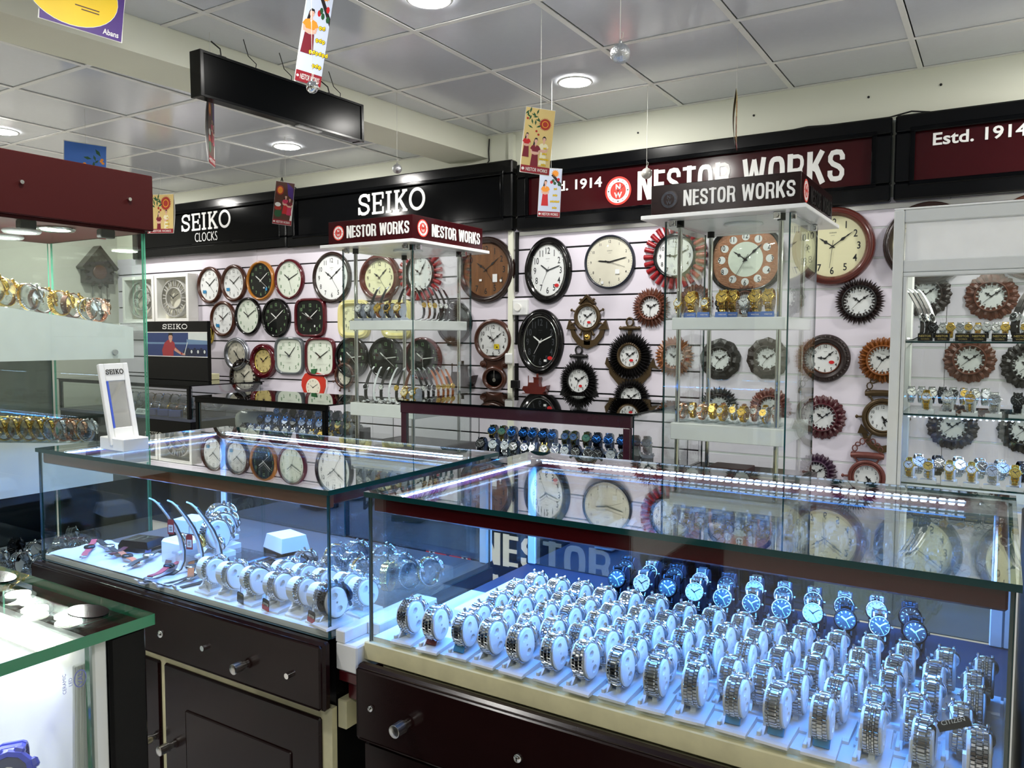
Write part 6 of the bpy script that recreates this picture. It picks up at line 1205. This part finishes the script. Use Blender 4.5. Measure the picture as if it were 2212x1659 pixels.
for i in range(14):
    x = -1.09+.0275*i; y = 3.06+.05*(i % 3); k = ('rose','goldw','two','rose','gold')[i % 5]
    stand('clear', f'clear collar, {ORD[i]} from left on lower shelf of right tower', (x,y,1.0755), PI+.2*((i % 3)-1), 'clear collars in the right tower', .95); watch(k, f'{KN_[k]} watch, {ORD[i]} from left on lower shelf of right tower', (x,y,1.0755), PI+.2*((i % 3)-1), 'watches on the lower shelf, right tower', .95)
tag(box('cardboard_box', W_TERRA, (-1.02,3.16,.8505), (-.86,3.30,.885), None, .002), 'reddish cardboard box lying at the bottom of the right tower', 'box')
tag(box('paper_sheet', M_LEDGE, (-.85,3.12,.8505), (-.74,3.22,.853), None), 'cream paper lying beside the cardboard box at bottom of right tower', 'paper')

# ------------------------------------------------------------------ dark counters along the wall
def dark_counter(label, x0, x1, y0, y1, zt, rail, railh=.05, ends=True):
    t = thing('dark_counter', label, 'counter', (0,0,0)); ZF = .80
    pane('top_glass', (x0,y0,zt-.008), (x1,y1,zt), GL_DARK, M_BLACK, t)
    box('top_rail', rail, (x0+.01,y0+.008,zt-.008-railh), (x1-.01,y0+.03,zt-.0085), t, .002); box('top_rail', rail, (x0+.01,y1-.03,zt-.008-railh), (x1-.01,y1-.008,zt-.0085), t, .002)
    for x in (x0+.014, x1-.044): box('post', rail, (x,y0+.008,ZF), (x+.03,y0+.03,zt-.008-railh), t, .002)
    pane('front_glass', (x0+.045,y0+.012,ZF), (x1-.045,y0+.017,zt-.009-railh), GL_PANE, ED_TEAL, t); pane('end_glass', (x1-.012,y0+.031,ZF), (x1-.007,y1-.031,zt-.012), GL_PANE, ED_TEAL, t); pane('end_glass', (x0+.007,y0+.031,ZF), (x0+.012,y1-.031,zt-.012), GL_PANE, ED_TEAL, t)
    box('display_floor', mat('slate_display_floor',(60,66,84),.4), (x0+.01,y0+.01,ZF-.02), (x1-.01,y1-.01,ZF), t); box('base_cabinet', M_BLACK, (x0+.01,y0+.015,0), (x1-.01,y1-.01,ZF-.021), t, .003)
    st = box('diode_strip', M_WHITE, (x0+.06,y0+.035,zt-.016), (x1-.06,y0+.045,zt-.009), t); area('strip_light', st, ((x0+x1)/2,y0+.06,zt-.03), STRIP_W*.03, x1-x0-.15, COOL, 'RECTANGLE', .01, (.6,0,0))
    return t
dr = dark_counter('dark counter with black glass top and burgundy rail between two glass towers', -2.37, -1.20, 2.812, 3.50, 1.12, mat('dark_burgundy_rail',(52,22,36),.25,coat=.4))
m_ = MB(); m_.M = facing((-1.60,2.8255,.50)); block_word(m_, 'NESTOR', -.31, .31, -.07, .07, .003); m_.M = facing((-1.60,2.8255,.32)); block_word(m_, 'WORKS', -.31, .30, -.07, .07, .003); m_.build('base_lettering', M_LETTER, dr)
m_ = MB(); m_.M = facing((-2.09,2.8255,.43)); emblem(m_, 0, 0, .125, .001, 0, 1, 2); m_.build('base_emblem', [M_LETTER, M_PRINTR, M_WIRE], dr)
c2 = dark_counter('black glass-topped counter left of the middle tower with watch rows', -4.145, -3.03, 3.02, 3.60, 1.05, M_BLACK, .03)
ll = dark_counter('black counter at far left wall carrying the picture stand', -6.75, -4.995, 3.615, 4.30, 1.05, M_BLACK, .02)
m_ = MB(); m_.M = facing((0,3.6295,.66)); slab_word(m_, -5.56, -5.35, -.02, .022, .001); m_.build('base_lettering', M_ALU, ll)
for (rn, xs, y, z, nn) in (('lower', [-1.981,-1.915,-1.852,-1.808,-1.752,-1.709,-1.655,-1.602,-1.555,-1.504,-1.445,-1.403,-1.344,-1.290,-1.238], 2.94, .875, 0), ('upper', [-1.991,-1.938,-1.885,-1.824,-1.776,-1.723,-1.677,-1.613,-1.571,-1.510,-1.460,-1.405,-1.345,-1.285,-1.235], 3.05, .92, 1)):
    tag(box('display_step', M_GUN, (-2.05,y-.04,.8005), (-1.225,y+.045,z-.0005), None, .002), f'dark display step under the {rn} watch row between the towers', 'step')
    for i, x in enumerate(xs):
        k = (['gun','steel3','steel3','gun','dive','slimj','lgoldblk','wide','steel3','gun','wideb','gun','jub','wideb','gun'] if not nn else ['lgoldblk','gold','steel3b','gun','wideb','gun','steel3b','goldw','goldw','gold','gun','wideb','gun','gun','jub'])[i]
        stand('grey', f'grey oval stand, {ORD[i]} from left, {rn} row between the towers', (x,y,z), PI+.25, 'grey stands between the towers', 1.1); watch(k, f'{KN_[k]} watch, {ORD[i]} from left, {rn} row between the towers', (x,y,z), PI+.25, 'watches between the towers', 1.1)
for i in range(9):
    t = thing('loose_strap_watch', f'dark watch lying flat, {ORD[i]} from left in front of rows between towers', 'watch', (-2.12+.062*i,2.862+.01*(i % 3),.8006), PI/2+.3*(i % 3)); m_ = MB(); ribbon(m_, [(-.03+.006*k,.004+.003*math.sin(k*1.2)) for k in range(11)], .016, -.003); m_.build('bracelet', M_GUN, t); m_ = MB(); m_.lathe([(.0005,.005),(.017,.005),(.0175,.009),(.015,.012),(.0005,.012)], 16); m_.build('case', M_STEEL, t)
for r_ in range(3):
    y = 3.13+.10*r_; z = .812+.042*r_; tag(box('display_step', M_GUN, (-3.85+.05*r_,y-.05,.8005), (-3.045,y+.05,z-.0005), None, .002), f'dark display step under the {("front","middle","rear")[r_]} watch row, counter left of tower', 'step')
    for i in range(11):
        x = -3.80+.07*i+.03*r_; k = (['gun','steel3','slim','jub','gun','steel3','slim','lblack','goldw','gold','lbrown'] if r_ < 2 else ['steel3','steel3b','gun','wide','gun','steel3','jub','gun','goldw','gold','gold'])[i]
        if x > -3.07: continue
        stand('grey', f'grey oval stand, {ORD[i]} from left, {("front","middle","rear")[r_]} row, counter left of tower', (x,y,z), PI+.35, 'grey stands left of the middle tower', 1.1); watch(k, f'{KN_[k]} watch, {ORD[i]} from left, {("front","middle","rear")[r_]} row, counter left of tower', (x,y,z), PI+.35, 'watches left of the middle tower', 1.1)
t = thing('plastic_roll', 'grey roll of crinkled plastic lying in the counter left of tower', 'roll', (-4.09,3.36,.8005), -.12); m_ = MB(); n = 16
for k in range(n+1):
    for i in range(20): a = 2*PI*i/20; rr = .072+.003*math.sin(k*2.3+i*1.7); m_.v.append((.42*k/n, rr*math.cos(a), .075+rr*math.sin(a)))
for k in range(n):
    for i in range(20): m_.f.append((k*20+i,k*20+(i+1) % 20,(k+1)*20+(i+1) % 20,(k+1)*20+i)); m_.mi.append(0); m_.sm.append(True)
m_.f += [tuple(range(19,-1,-1)), tuple(n*20+i for i in range(20))]; m_.mi += [0,0]; m_.sm += [False,False]; m_.build('roll', mat('grey_crinkled_plastic',(150,158,150),.25,coat=.4), t)
for i in range(22):
    x = -6.1+.105*(i % 11)+.04*(i//11); y = 3.74+.14*(i//11); k = ('two','gold','rose','steel3','gun','jub')[i % 6]; z = .8005+.05*(i//11)
    if i == 11: tag(box('display_step', M_GUN, (-6.2,3.83,.8005), (-5.02,3.95,.8495), None, .002), 'dark display step under the rear watch row in far left counter', 'step')
    n_ = ORD[i % 11]; r_ = ('front','rear')[i//11]
    stand('clear', f'clear collar, {n_} from left, {r_} row in the far left counter', (x,y,z), 2.4, 'clear collars in the far left counter', 1.25); watch(k, f'{KN_[k]} watch, {n_} from left, {r_} row in the far left counter', (x,y,z), 2.4, 'watches in the far left counter', 1.25)
t = thing('name_plate', 'white tilted name plate with black letters in the far left counter', 'plate', (-5.68,3.665,.8006)); m_ = MB(); m_.M = Matrix.Rotation(-.6,4,'X') @ FRONT; m_.cbox(-.07,0,-.003,.07,.05,.003,.001); m_.build('plate', M_WHITE, t); m_ = MB(); m_.M = Matrix.Rotation(-.6,4,'X') @ FRONT; slab_word(m_, -.05, .05, .012, .036, .0035); m_.build('lettering', N_BLK, t)
for i in range(3):
    t = thing('blue_gift_box', f'small blue box, {ORD[i]} from left in the far left counter', 'box', (-5.52+.13*i,3.69,.8006), .3*i, 'blue boxes in the far left counter'); box('box', LE_NAVY, (-.045,-.03,0), (.045,.03,.05), t, .004); box('ribbon', BT, (-.046,-.008,0), (.046,.008,.0512), t)
# picture stand
t = thing('picture_stand', 'black upright stand with white lettering above a photo of person in red', 'stand', (-5.665,4.0,1.0505)); 
box('board', M_BLACKM, (-.42,0,0), (.375,.035,.475), t, .003); box('shelf_line', M_WHITEM, (-.42,-.002,.383), (.375,0,.389), t); box('shelf_line', M_WHITEM, (-.42,-.002,.188), (.375,0,.194), t)
m_ = MB(); m_.M = facing((0,-.0005,0)); slab_word(m_, -.19, .13, .412, .452, .001); m_.build('lettering', M_LETTER, t)
m_ = MB(); m_.M = facing((0,-.0005,0)); z = .0005; 
PC = [mat('photo_blue',(44,62,112),.3), mat('photo_light_blue',(108,138,170),.3), mat('photo_red_shirt',(156,50,58),.3), mat('photo_skin',(196,150,128),.3), mat('photo_hair',(28,24,24),.3), mat('photo_pale',(206,214,212),.3), mat('photo_dark_blue',(24,32,60),.3)]
m_.flat([(-.42,.194),(.375,.194),(.375,.383),(-.42,.383)], z, 0); m_.flat([(-.42,.29),(.375,.29),(.375,.305),(-.42,.305)], z+.0001, 1); m_.flat([(.14,.30),(.375,.30),(.375,.383),(.14,.383)], z+.0002, 5); m_.flat([(.12,.30),(.375,.29),(.375,.32),(.12,.33)], z+.0003, 1)
for k in range(7): m_.flat([(.1+.04*k+.026*math.cos(a), .225+.03*math.sin(a)*(1+.3*(k % 2))) for a in [2*PI*j/12 for j in range(12)]], z+.0004+.00002*k, 6)
for k in (2,4,6): m_.flat([(.1+.04*k+.012*math.cos(a), .232+.014*math.sin(a)) for a in [2*PI*j/10 for j in range(10)]], z+.0006, 5)
m_.flat([(-.19,.194),(-.20,.24),(-.165,.30),(-.12,.325),(-.075,.325),(-.035,.30),(-.03,.27),(.03,.235),(.06,.22),(.055,.208),(0,.222),(-.05,.245),(-.05,.194)], z+.0007, 2)
m_.flat([(-.03,.262),(.05,.222),(.10,.216),(.10,.20),(.05,.204),(-.04,.238)], z+.0008, 3); m_.flat([(.045,.226),(.066,.222),(.062,.204),(.042,.208)], z+.0009, 2)
m_.flat(ell(-.085,.345,.026,.034), z+.0009, 3); m_.flat([(-.10,.32),(-.07,.32),(-.075,.305),(-.095,.305)], z+.0008, 3); m_.flat([(-.113,.35),(-.112,.378),(-.085,.383),(-.06,.378),(-.057,.352),(-.068,.362),(-.10,.362)], z+.001, 4)
for e in (-.095,-.074): m_.flat(ell(e,.347,.004,.003,6), z+.0011, 4)
m_.flat([(.085,.21),(.095,.21),(.135,.305),(.128,.308)], z+.0009, 5); m_.build('photo', PC, t)
tag(box('book_stack', F_CREAM, (-5.76,4.10,1.0505), (-5.46,4.24,1.10), None, .003), 'cream carton lying beside the black picture stand', 'box')
for k in range(3):
    m_ = MB(); m_.tube([(0,0,0),(.11,-.03,.02+.01*k)], [.008,.001], 6); o = m_.build('display_spike', M_BLACKM, None, (-5.66,4.10,1.14+.035*k)); tag(o, f'black pointed arm, {("lowest","middle","topmost")[k]} of three beside the picture stand', 'arm')

# ------------------------------------------------------------------ white glazed cabinet at right
t = thing('white_cabinet', 'white aluminium glazed cabinet full of watches at right picture edge', 'cabinet', (-.327,2.95,0)); W, D, H = .95, .42, 1.842; cw = t
for x in (0, W-.032): box('stile', M_ALUW, (x,0,0), (x+.032,.05,H), t, .004)
for x in (0, W-.032): box('rear_stile', M_ALUW, (x,D-.04,0), (x+.032,D,H), t, .004)
box('top_panel', M_WHITE, (.0,.002,H), (W,D,H+.006), t, .002); box('head_rail', M_ALUW, (.032,.004,1.80), (W-.032,.045,H), t, .003); box('sign_panel', M_WHITE, (.036,.014,1.675), (W-.036,.03,1.80), t); box('lower_rail', M_ALUW, (.032,.004,1.635), (W-.032,.045,1.675), t, .003); box('mid_rail', M_ALUW, (.032,.004,1.62), (W-.032,.03,1.634), t, .003)
box('base', M_ALUW, (.032,.01,0), (W-.032,D-.01,.86), t, .003); box('door_stile', M_ALUW, (.033,.006,.862), (.045,.03,1.62), t, .002)
pane('door_glass', (.046,.014,.864), (W-.036,.018,1.62), GL_PANE, M_BLACKM, t); pane('back_glass', (.034,D-.012,.862), (W-.034,D-.008,1.80), GL_PANE, ED_TEAL, t); pane('end_glass', (.004,.052,.862), (.008,D-.042,1.80), GL_PANE, ED_TEAL, t)
for z in (.925,1.16,1.405,1.385): 
    if z != 1.385: pane('shelf', (.036,.03,z-.006), (W-.036,D-.02,z), GL_PANE, ED_TEAL, t)
q = thing('puck_lamp', 'lamp inside the white cabinet top, hidden by the sign panel', 'lamp', (.0,3.16,1.80)); m_ = MB(); m_.lathe([(.05,0),(.05,-.01),(.0005,-.011)], 20); m_.build('diffuser', M_DIFF, q); area('light', q, (0,0,-.015), CASE_LAMP_W*1.1, .09, WARM)
q = thing('shelf_lamp_strip', 'diode strip under the lowest cabinet shelf edge, blue-white', 'lamp', (-.28,2.985,1.150)); box('rail', M_WHITE, (0,0,0), (.8,.01,.004), q); m_ = MB(); [m_.cbox(.012+.0175*k,-.002,-.002,.018+.0175*k,.008,0,.001) for k in range(45)]; dd = m_.build('diodes', M_DIODE, q); dd['kind'] = 'stuff'; area('strip_light', q, (.4,.01,-.006), STRIP_W*.2, .75, COOL, 'RECTANGLE', .008, (.3,0,0))
for i, x in enumerate([-.262,-.203,-.140,-.076,-.017,.046,.108]):
    k = ('goldw','two','goldw','goldw','jub','gold','gold')[i]; x_ = x
    stand('white', f'white oval stand, {ORD[i]} from left on bottom shelf of white cabinet', (x_,3.03,.9255), PI, 'white stands in the cabinet', 1.0); watch(k, f'{KN_[k]} watch, {ORD[i]} from left on bottom shelf of white cabinet', (x_,3.03,.9255), PI, 'watches in the white cabinet', 1.0)
    watch(('steel3','gun','jub','steel3b')[i % 4], f'silver or dark watch standing behind {ORD[i]} one on bottom shelf of cabinet', (x_+.02,3.10,.9255), PI+.3, 'rear watches in the cabinet', 1.05)
for i, x in enumerate([-.216,-.153,-.088,-.020,.045]):
    k = ('goldw','steel3','two','jub','gun')[i]
    stand('white', f'white oval stand, {ORD[i]} from left on middle shelf of white cabinet', (x,3.03,1.1605), PI, 'white stands in the cabinet', 1.0); watch(k, f'{KN_[k]} watch, {ORD[i]} from left on middle shelf of white cabinet', (x,3.03,1.1605), PI, 'watches in the white cabinet', 1.0)
for i in range(11):
    x = -.205+.026*i; k = ('gun','steel3','gold','jub','two','goldw','lblack','steel3','gold','gun','two')[i]
    stand('clear', f'clear collar, {ORD[i]} from left on top shelf of white cabinet', (x,3.05+.05*(i % 2),1.4055), PI, 'clear collars in the cabinet', .8); watch(k, f'{KN_[k]} watch, {ORD[i]} from left on top shelf of white cabinet', (x,3.05+.05*(i % 2),1.4055), PI, 'watches in the white cabinet', .8)
for i in range(8):
    x = -.28+.033*i; k = ('steel3','jub','lblack','gun','steel3b','two','steel3','jub')[i]
    watch(k, f'{KN_[k]} watch, {ORD[i]} from left behind the middle shelf of cabinet', (x,3.20,1.17), PI+.2, 'rear watches in the cabinet', .9)
strap_row([(-.262+.012*i,3.02+.02*i) for i in range(4)], 1.4055, 'from left, top shelf left end of white cabinet', 'top shelf left end of cabinet', PI*1.35, ['sdark','sblack','sdark',None])
strap_row([(.045+.012*i,3.02+.02*i) for i in range(4)], 1.4055, 'from left, top shelf right side of white cabinet', 'top shelf right side of cabinet', PI*.75, ['sdark','sblack',None,None])
for i, x in enumerate([-.225,-.175,-.115,-.070,-.012,.045]):
    t = thing('name_box', f'black box with gold lettering, {ORD[i]} from left on top shelf of cabinet', 'box', (x,3.0,1.4055), 0, 'lettered boxes in the cabinet'); box('box', M_BLACKM, (-.022,-.012,0), (.022,.012,.026), t, .001); m_ = MB(); m_.M = facing((0,-.0122,.017)); text(m_, 'NESTOR', 0, 0, .036, None, .0004, bold=.02); m_.M = facing((0,-.0122,.007)); text(m_, 'WORKS', 0, 0, .026, None, .0004); m_.build('lettering', N_GLD, t)
